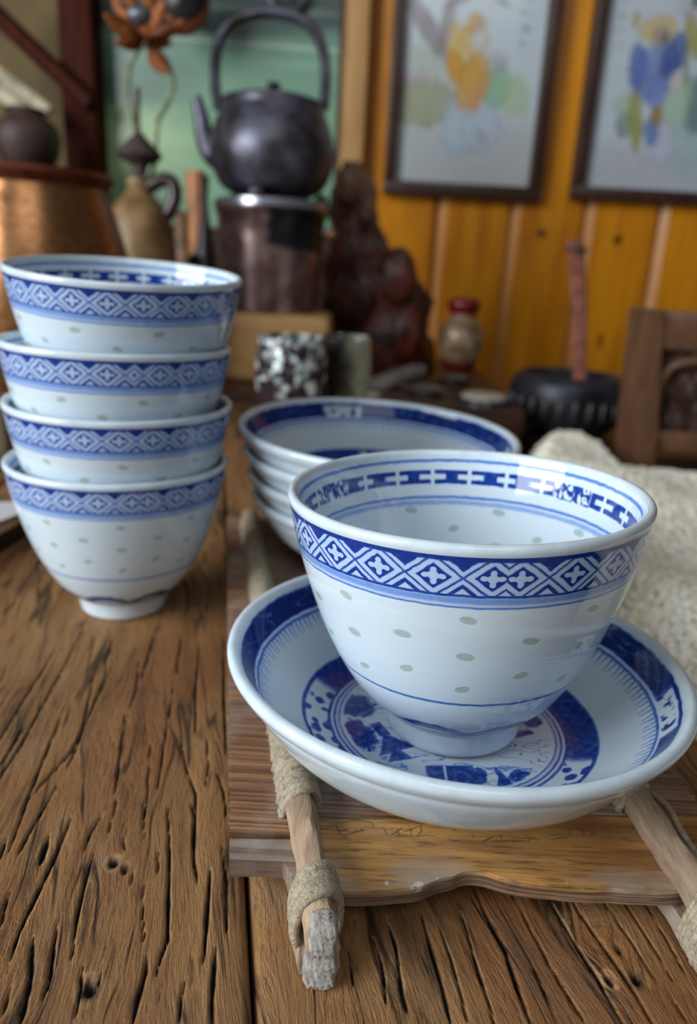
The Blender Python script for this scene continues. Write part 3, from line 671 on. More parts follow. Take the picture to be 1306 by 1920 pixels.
# ================================================================== LEFT EDGE OF THE TABLE
M_paper = simple('white_paper', (214, 212, 216), .7, var=.05)
M_black = simple('black_lacquer', (22, 19, 18), .35, var=.3)
def quad_slab(px, z0, z1, zpx): return G().prism([tuple(atz(x, y, zpx)[:2]) for x, y in px], z0, z1)
b0 = atz(-40, 1010, 1.0)
solo('black_serving_tray', quad_slab([(-190, 1110), (46, 975), (70, 940), (-190, 935)], .0, .9, .9), M_black, 'flat black tray at the table edge behind the lowest stacked cup', 'tray', (-18, 34, 0))
solo('paper_sheet', quad_slab([(-180, 1045), (38, 962), (52, 941), (-180, 940)], .92, 1.0, 1.0), M_paper, 'white paper sheet lying on the black tray at the left', 'paper', (-18, 35, .92))
M_stone = simple('mossy_stone', (122, 108, 80), .9, var=.35, scale=.8, bump=.5)
px = pxcm(-60, 860, 47); c0 = at(-75, 930, 47)
solo('rough_stone_block', G().box((c0[0] - 6, 45, .02), (at(24, 930, 45)[0], 53, at(0, 775, 45)[2]), .8), M_stone, 'rough olive stone block behind the lower stacked cups at the left', 'stone', (c0[0], 49, 0))

# ================================================================== SIDEBOARD AND WHAT STANDS ON IT
M_side = wood('dark_sideboard_wood', (78, 50, 34), (40, 25, 18), .4, 'X')
side = thing('low_sideboard', 'long dark wooden sideboard running under the kettle against the wall', 'sideboard', (-15, 100, -75))
SBZ = 0.
part('top', G().box((-75, 79, SBZ - 3), (18.2, 126, SBZ - .03), .3), M_side, side)
for x_ in (-72, 15):
    for y_ in (82, 121): part('leg', G().box((x_ - 2.5, y_ - 2.5, -75), (x_ + 2.5, y_ + 2.5, SBZ - 2.9), .3), M_side, side)
part('back_board', G().box((-75, 124.2, SBZ - .1), (-2, 125.8, SBZ + 17.6), .2), M_side, side)
part('apron', G().box((-70, 82, -12), (14, 84, SBZ - 2.9), .2), M_side, side)

# light wood block carrying the stove and kettle
KY = 95.
M_block = wood('pale_block_wood', (206, 164, 106), (176, 128, 76), .5, 'X', 6., .1)
bz = float(at(520, 590, 89)[2]); xa, xb = at(415, 620, 89)[0], at(617, 620, 89)[0]
solo('pale_wood_block', G().box((xa, 89, SBZ), (xb, 101.5, bz), .8), M_block, 'pale thick wooden block under the metal tea stove', 'block', (-9, 95, SBZ))
M_stove = S('patinated_stove_metal'); s = M_stove; X, Y, Z = s.xyz(); a = s.noise(s.vec, .35, 4); 
pm = s.box(X + (a - .5) * 3, .3, 6.2, .3) * s.box(Z + X * .12, 7.6, 12.4, .4) * (Y.lt(0.))
c = s.mix(srgb(176, 150, 146), srgb(120, 92, 90), s.ss(.3, .7, a)); c = s.mix(c, srgb(50, 50, 56), pm)
c = s.mix(c, srgb(168, 170, 180), s.ss(11.5, 11.8, Z)); s.bump(a, .06, .004); M_stove = s.out(c, .25, .75, .6)
M_iron = simple('black_cast_iron', (100, 100, 116), .38, .55, var=.35, scale=.35, bump=.2, rgb2=(60, 54, 56))
ax, pr = profile_px([(80, 590), (84, 588), (92, 520), (98, 450), (101, 415), (105, 410), (107, 398), (106, 387), (100, 384), (96, 388), (94, 410)], 508, KY)
pr = [(r, z + (bz - pr[0][1])) for r, z in pr]
stove = thing('tea_stove', 'brown grey metal tea stove shaped like a bucket under the kettle', 'stove', (ax, KY, bz))
part('body', G().lathe([(.01, bz)] + pr + [(.01, pr[-1][1] - .3)], 56, (ax, KY, 0)), M_stove, stove)
for a_ in (-100, 20, 140):
    ca, sa = math.cos(math.radians(a_)), math.sin(math.radians(a_)); R = pr[7][0] - .6
    part('prong', G().ball((ax + R * ca, KY + R * sa, pr[7][1] + .45), (.9, .6, .95), 2), M_iron, stove)
bx = at(622, 440, KY - 1)
part('knob', G().ball((bx[0] - .1, KY - 1, bx[2]), .75, 2).tube([(bx[0] - 1.4, KY - 1, bx[2]), (bx[0], KY - 1, bx[2])], .3, 8), simple('brass_knob', (190, 150, 110), .35, .7), stove)
stz = pr[7][1]
ax, pr = profile_px([(58, 374), (92, 356), (110, 325), (117, 293), (116, 270), (110, 245), (102, 222), (97, 206), (98, 196), (95, 190), (92, 192)], 511, KY)
dz = stz + .95 - pr[0][1] - .25
pr = [(r, z + dz * 0) for r, z in pr]
ket = thing('iron_kettle', 'black cast iron kettle with tall arched handle on the tea stove', 'kettle', (ax, KY, pr[0][1]))
part('body', G().lathe([(.01, pr[0][1] - .05)] + smooth_prof(pr, 40) + [(.01, pr[-1][1] - .3)], 72, (ax, KY, 0)), M_iron, ket)
lz = pr[-2][1]; lr = pr[-1][0]
part('lid', G().lathe([(lr - .1, lz - .2), (lr - .05, lz), (lr * .8, lz + .35), (lr * .3, lz + .75), (.75, lz + .85), (.5, lz + 1.1), (.85, lz + 1.55), (.6, lz + 1.9), (.01, lz + 2.)], 48, (ax, KY, 0)), M_iron, ket)
hp = [at(x, y, KY) for x, y in [(409, 205), (403, 160), (404, 110), (414, 70), (440, 40), (478, 26), (515, 24), (555, 33), (588, 58), (605, 95), (610, 140), (607, 205)]]
part('handle', G().tube(smooth_prof([tuple(p) for p in hp], 48), .62, 10, flat=1.5), M_iron, ket)
sp = [at(x, y, KY) for x, y in [(415, 300), (396, 285), (383, 255), (378, 225), (372, 200), (366, 182)]]
part('spout', G().tube(smooth_prof([tuple(p) for p in sp], 20), np.linspace(1.5, .62, 20), 12), M_iron, ket)

# copper pot, left
M_cop = S('hammered_copper'); s = M_cop; X, Y, Z = s.xyz(); a = s.noise(s.comb(X, Y, Z * 3.), 1.6, 4); h = s.voro(s.comb(X * 1., Y * 1., Z * 3.2), 1.8)
s.bump(h * .3 + a * .15, .18, .002); M_cop = s.out(s.mix(srgb(172, 126, 84), srgb(138, 90, 56), s.ss(.3, .7, a)), .3, .9)
M_coprim = simple('dark_copper_lip', (120, 62, 46), .35, .6)
PY = 63.
ax, pr = profile_px([(90, 800), (125, 740), (158, 640), (168, 560), (166, 500), (158, 450), (146, 400), (136, 368), (133, 352), (140, 342), (147, 334), (147, 326)], 72, PY)
pr = [(r, z) for r, z in pr]; pr[0] = (pr[0][0], .02)
pot = thing('copper_pot', 'hammered copper pot with flared dark lip behind the stacked cups', 'pot', (ax, PY, 0))
body = smooth_prof(pr[:9], 40); n9 = pr[8:]
part('body', G().lathe([(.01, .02)] + body, 72, (ax, PY, 0)), M_cop, pot)
rr, rz = pr[-1]
part('rim', G().lathe(smooth_prof([pr[8], pr[9], pr[10], (rr, rz), (rr - .4, rz + .25), (rr - .9, rz - .1), (rr - 1.0, rz - 1.5), (rr - .6, rz - 7)], 20), 72, (ax, PY, 0)), M_coprim, pot)
# stoneware jug, dark seed head, copper lotus
M_jug = simple('ochre_stoneware', (142, 112, 70), .5, var=.3, scale=.35, bump=.15, rgb2=(104, 74, 44))
JY = 84.
ax, pr = profile_px([(62, 640), (66, 560), (66, 480), (62, 430), (52, 398), (34, 372), (22, 360), (20, 348), (26, 338), (22, 336), (16, 345)], 262, JY)
pr[0] = (pr[0][0], SBZ)
jug = thing('stoneware_jug', 'ochre stoneware jug with loop handle beside the copper pot', 'jug', (ax, JY, SBZ))
part('body', G().lathe([(.01, SBZ)] + smooth_prof(pr, 40), 48, (ax, JY, 0)), M_jug, jug)
hp = [at(x, y, JY) for x, y in [(278, 352), (302, 338), (322, 342), (328, 368), (318, 395), (302, 418)]]
part('handle', G().tube(smooth_prof([tuple(p) for p in hp], 24), .75, 10), simple('dark_glaze', (60, 46, 38), .3), jug)
M_pod = simple('purple_brown_seed_head', (74, 58, 58), .7, var=.3, scale=1.)
ax, pr = profile_px([(6, 352), (12, 325), (16, 310), (36, 299), (43, 292), (36, 280), (18, 262), (6, 248), (2, 240)], 261, JY)
pod = thing('dried_seed_head', 'dark spade-shaped dried seed head on a stem in the jug', 'plant', (ax, JY, pr[0][1]))
part('seed_head', G().lathe([(.01, pr[0][1])] + pr + [(.01, pr[-1][1] + .1)], 28, (ax, JY, 0)), M_pod, pod)
part('stem', G().tube([at(258, 250, JY), at(257, 205, JY), at(258, 165, JY)], .28, 8), simple('brown_stem', (84, 66, 44), .7), pod)
M_petal = simple('copper_petal', (170, 104, 56), .45, .4, var=.45, scale=.5, bump=.2, rgb2=(104, 50, 22))
M_wire = simple('pale_wire', (150, 160, 128), .5)
fl = thing('copper_lotus', 'copper lotus flower on curved pale wires rising from the jug', 'ornament', tuple(at(262, 70, JY)))
def petal(base, tip, w, thick=.12, cup_=.25):
    b_, t_ = np.array(base), np.array(tip); L = t_ - b_; ln = np.linalg.norm(L); d = L / ln
    sdir = np.cross(d, [0, 1, 0]); sdir /= np.linalg.norm(sdir) + 1e-9; nn = np.cross(sdir, d); rings = []
    for k in np.linspace(.02, .98, 9):
        ww = w * math.sin(math.pi * k ** .8) ** .75; cpt = b_ + d * ln * k - nn * cup_ * ln * k * k
        rings.append([cpt + sdir * ww * c_ + nn * (thick * s_ + cup_ * ww * c_ * c_) for c_, s_ in [(-1, 0), (-.5, .8), (0, 1), (.5, .8), (1, 0), (.5, -.8), (0, -1), (-.5, -.8)]])
    return G().loft(rings)
ctr = at(266, 78, JY)
for (x, y), dY, w in [((192, 24), -1, .95), ((216, 0), 1.5, .9), ((240, -22), 2, 1.), ((286, -24), 2, 1.), ((312, 2), .5, .95), ((354, 40), -1, .85), ((210, 92), -2.2, .8), ((330, 84), -.5, .6), ((236, 40), -2.6, .75), ((292, 42), -2.6, .75)]:
    tip = at(x, y, JY + dY * 2.); part('petal', petal(ctr, tip, w, .1, .12), M_petal, fl, sharp=0)
part('petal', petal(at(278, 88, JY), at(318, 145, JY - 2), .85, .1, .1), M_petal, fl, sharp=0)
part('seed_pod', G().ball(at(262, 28, JY - 4), (1.2, .9, .9), 2, .05), simple('pewter_centre', (120, 122, 132), .4, .6), fl)
w1 = [at(x, y, JY) for x, y in [(266, 85), (240, 120), (232, 165), (236, 215), (243, 255), (250, 300), (256, 345)]]
w1 = [p_ + np.array([0, [0, .6, 1.4, 2.4, 3.3, 3.3, .8][k_], 0]) for k_, p_ in enumerate(w1)]
w2 = [at(x, y, JY) for x, y in [(270, 85), (305, 105), (318, 150), (300, 190), (282, 215), (276, 262), (274, 300), (268, 345)]]
w2 = [p_ + np.array([0, [0, .6, 1.4, 2.4, 3.0, 3.3, 3.3, .9][k_], 0]) for k_, p_ in enumerate(w2)]
for w_ in (w1, w2): part('wire_stem', G().tube(smooth_prof([tuple(p) for p in w_], 30), .26, 7), M_wire, fl)
M_disc = simple('dark_silver_disc', (58, 54, 56), .3, .6, var=.5, scale=.4)
c0 = at(338, 4, 118)
dsc = thing('round_bronze_boss', 'dark round metal boss half hidden behind the copper lotus', 'ornament', tuple(c0))
R = Matrix.Rotation(math.radians(90), 3, 'X')
def disc(c, r, th, mat, nm, par):
    g = G().lathe([(.01, -th), (r * .9, -th), (r, -th * .4), (r, th * .4), (r * .85, th), (.01, th * 1.5)], 40)
    v = np.concatenate(g.v) @ np.array(R).T + np.array(c); g.v = [v]; return part(nm, g, mat, par)
disc(c0, 4.0, .9, simple('dull_copper_edge', (112, 56, 30), .5, .4), 'rim', dsc); disc(c0 + np.array([.5, -1.0, .6]), 3.0, .7, M_disc, 'boss', dsc)
part('peg', G().tube([c0, (c0[0], 126.5, c0[2])], .5, 8), M_disc, dsc)

# green landscape panel
GY = 127.
s = S('green_landscape_print'); X, Y, Z = s.xyz()
zc = lambda y: float(at(400, y, GY)[2] - at(400, 200, GY)[2])
zz = Z + (s.noise(s.comb(X * .06, Z * .16), 1., 4) - .5) * 9.
rip = s.noise(s.comb(X * .02, Z * .5, 4.), 1., 4)
c = s.mix(srgb(122, 162, 130), srgb(166, 196, 142), s.box(zz, zc(360), zc(215), 3.) * (1 - s.ss(-14., 4., X)))
c = s.mix(c, srgb(112, 148, 128), s.ss(zc(230), zc(140), zz) * .8)
c = s.mix(c, srgb(64, 86, 72), s.box(zz, zc(215), zc(110), 3.5) * (1 - s.ss(-14., 2., X)) * .8)
c = s.mix(c, srgb(50, 66, 66), s.ss(zc(110), zc(30), zz))
c = s.mix(c, srgb(186, 206, 170), s.ss(.55, .7, rip) * .25)
c = s.mix(c, srgb(186, 196, 190), s.line(Z + (X * .09).sin() * .25, zc(78), .16, .12) * s.ss(-12., -9., X) * .8)
M_green = s.out(c, .3, 0, .5)
g0 = at(400, 200, GY)
gx0, gx1, gz0, gz1 = at(158, 200, GY)[0], at(631, 200, GY)[0], SBZ + 18.5, at(400, -260, GY)[2]
gp = thing('landscape_panel', 'misty green landscape panel hanging on wall behind the kettle', 'picture', tuple(g0))
part('panel', G().box((gx0, GY, gz0), (gx1, GY + 2, gz1)), M_green, gp)
for lo, hi in (((gx0, GY - .3, gz0 - 1.2), (gx1, GY + 4.4, gz0)), ((gx0, GY - .3, gz1), (gx1, GY + 4.4, gz1 + 1.2))): part('edge_batten', G().box(lo, hi, .2), M_darkpost, gp)
h0 = at(540, -12, GY - 1)
t = np.linspace(0, 2 * math.pi, 40); 
solo('iron_ring', G().tube([(h0[0] + 2.6 * math.cos(a), h0[1], h0[2] + 2.2 * math.sin(a)) for a in t], .55, 8).tube([(h0[0], h0[1], h0[2]), (h0[0], GY + .1, h0[2])], .9, 10), M_iron, 'black iron ring on the green panel above the kettle handle', 'ring', tuple(h0))

# far left: pot on a ledge, pale bundled slats
M_ledge = M_darkpost
e0 = at(30, 322, 112)
solo('wall_ledge', G().box((-75, 108, e0[2] - 2.5), (at(120, 330, 112)[0], WALLY + 1.6, e0[2])), M_ledge, 'dark wooden ledge behind the copper pot at the left', 'shelf', (-60, 118, e0[2]))
ax, pr = profile_px([(34, 322), (52, 296), (60, 265), (56, 238), (40, 222), (34, 214), (38, 206), (34, 204)], 50, 112)
pr[0] = (pr[0][0], e0[2])
solo('round_clay_pot', G().lathe([(.01, e0[2])] + smooth_prof(pr, 24), 40, (ax, 112, 0)), simple('smoky_clay', (74, 54, 46), .6, var=.5, scale=.25, rgb2=(40, 26, 22)), 'smoky dark round clay pot on the left ledge', 'pot', (ax, 112, e0[2]))
M_bun = simple('pale_split_wood', (190, 180, 150), .7, var=.25, scale=.4)
bu = thing('leaning_slats', 'two pale wooden slats leaning on the left wall above the clay pot', 'slats', tuple(at(0, 170, 120)))
for (a0, a1) in (((-60, 95), (92, 212)), ((-60, 130), (62, 222))):
    part('slat', G().tube([at(*a0, 119.5), at(*a1, 116)], .95, 6, flat=.5), M_bun, bu)

# gnarled redwood root sculpture
M_root = S('redwood_root'); s = M_root; X, Y, Z = s.xyz(); a = s.noise(s.vec, .28, 5, .6, .8); b = s.noise(s.vec, .16, 3)
c = s.mix(srgb(96, 44, 32), srgb(36, 14, 12), s.ss(.35, .62, a)); c = s.mix(c, srgb(150, 112, 92), s.ss(14., 24., Z + (a - .5) * 14.) * .8); c = s.mix(c, srgb(110, 34, 14), s.ss(.56, .66, s.noise(s.comb(X, Y, Z, ) , .1, 2)) * .5)
s.bump(a, .6, .01); M_root = s.out(c, .4, 0, .5)
RY = 108.
sil = [(308, 644, 676), (330, 632, 690), (360, 622, 704), (400, 620, 708), (440, 622, 712), (470, 618, 738), (500, 612, 770), (530, 608, 786), (560, 606, 797), (600, 612, 803), (640, 616, 806), (680, 622, 812), (712, 618, 815)]
rings = []
for y, xa, xb in sil:
    pa, pb = at(xa, y, RY), at(xb, y, RY); c0 = (pa + pb) / 2; hw = np.linalg.norm(pb - pa) / 2; ring = []
    for a_ in np.linspace(0, 2 * math.pi, 40, endpoint=False):
        w = 1 + .12 * math.sin(3 * a_ + y * .06) + .08 * math.sin(7 * a_ - y * .11) + .05 * math.sin(11 * a_ + y * .23)
        ring.append((c0[0] + hw * w * math.cos(a_), RY + min(hw, 7) * .9 * w * math.sin(a_), max(SBZ + .03, c0[2] + .5 * math.sin(4 * a_ + y))))
    rings.append(ring)
lowz = min(q[2] for q in rings[-1]); rings[-1] = [(x, y, SBZ + .02) for x, y, z in rings[-1]]
rings.append([(x, y, SBZ) for x, y, z in rings[-1]])
rings = rings[::-1]
rt = thing('root_sculpture', 'gnarled dark red root sculpture between the stove and the red vase', 'sculpture', (float(np.mean([q[0] for q in rings[0]])), RY, SBZ))
part('trunk', G().loft(rings), M_root, rt, sharp=0)
for x, y, r, dY in [(655, 345, 24, -5), (690, 395, 15, -5), (745, 520, 36, -5), (668, 560, 38, -5), (760, 625, 36, -5)]:
    p = at(x, y, RY + dY); k = pxcm(x, y, RY); part('burl', G().ball(p, (r * k, r * k * .7, r * k * 1.35), 3, .10), M_root, rt, sharp=0)

# red and cream vase, small wares
M_vase = S('oxblood_cream_vase'); s = M_vase; X, Y, Z = s.xyz(); zt = float(at(865, 560, 108)[2])
n = s.noise(s.vec, .5, 4); c = s.mix(srgb(150, 128, 96), srgb(96, 74, 60), s.ss(.4, .65, n)); c = s.mix(c, srgb(104, 20, 20), s.ss(7.6, 8.6, Z + (n - .5) * 2.)); c = s.mix(c, srgb(96, 30, 20), 1 - s.ss(1.6, 3.2, Z + (n - .5) * 2.)); M_vase = s.out(c, .2, 0, .5)
ax, pr = profile_px([(24, 745), (26, 725), (24, 705), (34, 680), (42, 645), (41, 622), (32, 605), (25, 590), (31, 576), (31, 566), (22, 558), (16, 562)], 864, 104)
pr[0] = (pr[0][0], SBZ)
pr = [(r, max(z, SBZ + .35 * i)) for i, (r, z) in enumerate(pr)]
solo('oxblood_vase', G().lathe([(.01, SBZ)] + smooth_prof(pr, 40), 48, (ax, 104, 0)), M_vase, 'small oxblood necked vase with cream body on the sideboard', 'vase', (ax, 104, SBZ))
M_jade = S('mottled_tenmoku'); s = M_jade; X, Y, Z = s.xyz(); n = s.noise(s.vec, 1.1, 4, .55)
c = s.mix(srgb(52, 42, 44), srgb(214, 226, 228), s.ss(.57, .68, n + (s.ss(1.5, 5., Z) - .62) * .22)); c = s.mix(c, srgb(94, 58, 58), s.ss(.5, .65, s.noise(s.vec, .5, 3)) * (1 - s.ss(2., 4., Z)) * .7); M_jade = s.out(c, .16, .25, .5)
M_cel = S('celadon_splash'); s = M_cel; X, Y, Z = s.xyz(); n = s.noise(s.vec, .7, 3, .5)
c = s.mix(srgb(40, 36, 32), srgb(176, 178, 156), s.ss(-.5, 2.5, X + (n - .5) * 3.)); c = s.mix(c, srgb(212, 224, 226), s.ss(.6, .68, n) * .8); M_cel = s.out(c, .18, 0, .5)
def bowlcup(name, hw, cx, Y_, mat, label, base):
    ax, pr = profile_px(hw, cx, Y_); pr[0] = (pr[0][0], base); r, z = pr[-1]; th = .35
    prof = [(.01, base)] + smooth_prof(pr, 20) + [(r - th * .5, z + .12), (r - th, z - .05)] + [(max(q - th, .05), max(w, base + .5)) for q, w in smooth_prof(pr, 12)[::-1]] + [(.01, base + .5)]
    o = thing(name, label, 'cup', (ax, Y_, base), 'mottled dark tea cups'); part('bowl', G().lathe(prof, 48, (ax, Y_, 0)), mat, o)
    return o
bowlcup('mottled_cup', [(40, 792), (58, 760), (66, 715), (65, 665), (61, 632)], 545, 60.5, M_jade, 'silver spotted dark teacup beside the pale wooden block', 0.)
bowlcup('mottled_cup', [(30, 780), (42, 755), (50, 715), (50, 670), (47, 632)], 643, 66, M_cel, 'dark teacup with celadon splashed side, right of the silver spotted cup', 0.)
M_grey = simple('grey_slate', (128, 118, 112), .6, var=.3, scale=.3)
M_ivory = simple('ivory_wax', (196, 184, 168), .5, var=.1)
M_navy = simple('navy_glaze', (38, 42, 52), .3, var=.3)
p = at(735, 705, 92)
solo('slate_slab', G().box(p + np.array([-3.6, -2.6, -.9]), p + np.array([3.6, 2.6, .3]), .3, rot=Matrix.Rotation(math.radians(-20), 3, 'Y') @ Matrix.Rotation(.4, 3, 'Z')).box((p[0] - 2, p[1] - 2, SBZ), (p[0] + 2, p[1] + 2, p[2] - .6), .3), M_grey, 'tilted grey slate piece in front of the root sculpture', 'slate', (p[0], p[1], SBZ))
def puck(name, cx, Y_, hw, mat, mat2, label, cat, lid):
    ax, pr = profile_px(hw, cx, Y_); pr[0] = (pr[0][0], SBZ)
    o = thing(name, label, cat, (ax, Y_, SBZ)); part('holder', G().lathe([(.01, SBZ)] + pr + [(.01, pr[-1][1] - .2)], 36, (ax, Y_, 0)), mat, o)
    r, z = pr[-1]; part(lid, G().lathe([(r - .25, z - .3), (r - .35, z + .25), (r - .8, z + .42), (.01, z + .4)], 36, (ax, Y_, 0)), mat2, o)
puck('tealight', 905, 83, [(50, 800), (56, 775), (54, 755), (48, 745)], M_navy, M_ivory, 'pale candle in a low navy holder before the oxblood vase', 'candle', 'wax')
puck('small_ceramic_jar', 690, 84, [(30, 790), (34, 765), (30, 742)], simple('umber_glaze', (60, 44, 38), .4), M_ivory, 'little jar with pale lid behind the saucer stack', 'jar', 'lid')
def dish(cx, y, Y_, hwp, label):
    ax, _ = profile_px([(1, y)], cx, Y_); k = pxcm(cx, y, Y_); z = max(float(at(cx, y, Y_)[2]), SBZ + .8); r = hwp * k
    g = G().lathe([(.01, SBZ), (r * .55, SBZ), (r * .6, z - .5), (r, z), (r - .2, z + .15), (r * .6, z - .2), (.01, z - .25)], 40, (ax, Y_, 0))
    solo('small_dish', g, simple('grey_glaze_%d' % cx, (92, 86, 82), .3, var=.3), label, 'dish', (ax, Y_, SBZ), 'small dishes on the sideboard')
dish(848, 722, 97, 30, 'grey footed dish just in front of the oxblood vase')
dish(800, 745, 86, 38, 'low grey dish between the slate piece and the tealight')
M_dk = simple('dark_bronze', (34, 25, 24), .4, .3, var=.3)
ax, pr = profile_px([(16, 640), (19, 560), (18, 480), (12, 430), (7, 390), (8, 345), (10, 330)], 384, 106)
pr[0] = (pr[0][0], SBZ)
solo('slim_bronze_bottle', G().lathe([(.01, SBZ)] + smooth_prof(pr, 30), 32, (ax, 106, 0)), M_dk, 'slim dark bronze bottle left of the tea stove', 'bottle', (ax, 106, SBZ))
tb = at(366, 320, 112); bb = at(372, 560, 112); bb[2] = SBZ
solo('orange_bamboo_scoop', G().tube([bb, (bb + tb) / 2, tb], [.9, 1.1, 1.4], 10, flat=.6), simple('orange_bamboo', (190, 120, 66), .45, var=.3, scale=.4), 'orange bamboo scoop standing behind the slim bronze bottle', 'scoop', (bb[0], 112, SBZ))
ax, pr = profile_px([(36, 640), (42, 590), (40, 530), (26, 505), (12, 496), (14, 482), (4, 476)], 366, 88)
pr[0] = (pr[0][0], SBZ)
solo('dark_lidded_jar', G().lathe([(.01, SBZ)] + pr + [(.01, pr[-1][1] + .1)], 32, (ax, 88, 0)), M_dk, 'dark lidded jar with round knob between jug and stove', 'jar', (ax, 88, SBZ))
ax, pr = profile_px([(22, 640), (26, 560), (20, 470), (12, 430), (14, 405), (6, 395)], 342, 116)
pr[0] = (pr[0][0], SBZ)
solo('tan_clay_figure', G().lathe([(.01, SBZ)] + smooth_prof(pr, 20) + [(.01, pr[-1][1] + .1)], 28, (ax, 116, 0)), simple('tan_clay', (150, 110, 82), .6, var=.4, scale=.3), 'small tan clay bottle right of the jug', 'bottle', (ax, 116, SBZ))

# ================================================================== PICTURES ON THE PLANKS
M_frame = wood('dark_rosewood_frame', (72, 48, 38), (44, 24, 18), .35, 'Z', 4., .1)
def picture(label, outer, inner, zb_out, zb_in, blobs, spec):
    FY = WALLY - .1
    xo0, xo1 = outer; xi0, xi1 = inner; zo0, zi0 = zb_out, zb_in; zt_i = zi0 + (xi1 - xi0) * 1.62; zt_o = zt_i + (zi0 - zo0)
    o = thing('framed_porcelain_painting', label, 'picture', ((xo0 + xo1) / 2, FY, (zo0 + zt_o) / 2), 'framed porcelain paintings on the plank wall')
    d0 = FY - 2.4
    for nm, lo, hi in (('frame_rail', (xo0, d0, zo0), (xo1, FY, zi0)), ('frame_rail', (xo0, d0, zt_i), (xo1, FY, zt_o)), ('frame_stile', (xo0, d0, zi0), (xi0, FY, zt_i)), ('frame_stile', (xi1, d0, zi0), (xo1, FY, zt_i))): part(nm, G().box(lo, hi, .25), M_frame, o)
    s = S('porcelain_painting'); X, Y, Z = s.xyz(); ox, oy, oz = (xo0 + xo1) / 2, FY, (zo0 + zt_o) / 2
    nz = s.noise(s.comb(X * .5, Z * .5), 1., 4, .6) - .5
    nf = s.noise(s.comb(X * 1.7, Z * 1.3, 6.), 1., 4, .65) - .5
    c = s.mix(srgb(190, 204, 214), srgb(196, 200, 204), s.ss(-2., 2., nz))
    for kind, x, y, rx, ry, ang, rgb, f in blobs:
        p = at(x, y, FY); k = pxcm(x, y, FY); cx, cz = p[0] - ox, p[2] - oz; a, b = rx * k, ry * k
        ca, sa = math.cos(math.radians(ang)), math.sin(math.radians(ang)); dx = X - cx; dz = Z - cz
        u = (dx * ca + dz * sa) / a; v = (dz * ca - dx * sa) / b
        d = (u.abs().max(v.abs()) + nz * .5) if kind == 'b' else (u * u + v * v + nz * 1.2 + nf * 1.6)
        m = (1 - s.ss(.45, 1.35, d)) * (s.noise(s.comb(X * 1.1 + Z * .2, Z * .25, x * .01), 1., 3) * .9 + .45).min(1.)
        if kind == 't':                                              # column of brushed characters
            ch = s.noise(s.comb(X * 2.3, Z * 2.3, x * .1), 1., 3, .6); m = (1 - s.ss(.85, 1.05, u.abs().max(v.abs()))) * s.ss(.5, .58, ch) * s.ss(.15, .3, ((Z * .52).fr() - .5).abs() * -1. + .5)
        c = s.mix(c, srgb(*rgb), m * f)
        if kind == 'e' and f > .75: c = s.mix(c, srgb(*[q * .5 for q in rgb]), s.line(d, .8, .09, .08) * .35)
    part('porcelain_panel', G().box((xi0 - .3, FY - 1.2, zi0 - .3), (xi1 + .3, FY - .4, zt_i + .3)), s.out(c, .12, 0, .5), o)
FY = WALLY - 1.5
f = lambda x, y: at(x, y, FY)
A = [('b', 900, 320, 200, 90, 0, (176, 178, 178), .8), ('e', 790, 195, 70, 42, 0, (150, 150, 104), .8), ('e', 760, 150, 45, 16, 10, (176, 150, 160), .5), ('e', 800, 120, 40, 26, -30, (160, 170, 130), .5), ('e', 800, 55, 75, 17, -52, (140, 128, 130), .9), ('e', 838, 40, 12, 55, -8, (140, 128, 128), .9), ('e', 860, 5, 30, 8, 30, (130, 124, 126), .8),
     ('e', 925, 165, 30, 40, 0, (120, 176, 136), .8), ('e', 960, 185, 30, 42, 20, (164, 184, 140), .7), ('e', 930, 120, 22, 18, 0, (170, 150, 162), .5), ('e', 862, 235, 38, 60, 0, (172, 190, 204), .9), ('e', 900, 245, 40, 42, 0, (176, 188, 204), .9),
     ('e', 868, 110, 30, 60, 22, (206, 176, 96), .9), ('e', 850, 130, 17, 32, 10, (206, 148, 52), .9), ('e', 884, 160, 32, 50, -18, (204, 152, 66), .9), ('e', 895, 172, 8, 40, -10, (196, 140, 100), .7), ('e', 888, 82, 24, 28, 40, (206, 176, 112), .8), ('e', 890, 50, 18, 20, 0, (200, 150, 60), .9), ('e', 897, 52, 9, 12, 0, (178, 160, 150), .9), ('e', 895, 80, 16, 18, 0, (190, 204, 208), .8), ('b', 912, 60, 2.5, 70, -3, (196, 180, 150), .6),
     ('e', 900, 262, 10, 20, 40, (150, 146, 136), .5), ('t', 985, 40, 14, 60, 0, (96, 104, 116), .8), ('e', 938, 8, 16, 6, -30, (110, 116, 120), .7)]
picture('left framed porcelain painting of a yellow robed figure on the plank wall', (f(717, 360)[0], f(1032, 200)[0]), (f(740, 340)[0], f(1006, 200)[0]), f(870, 372)[2], f(870, 345)[2], A, 0)
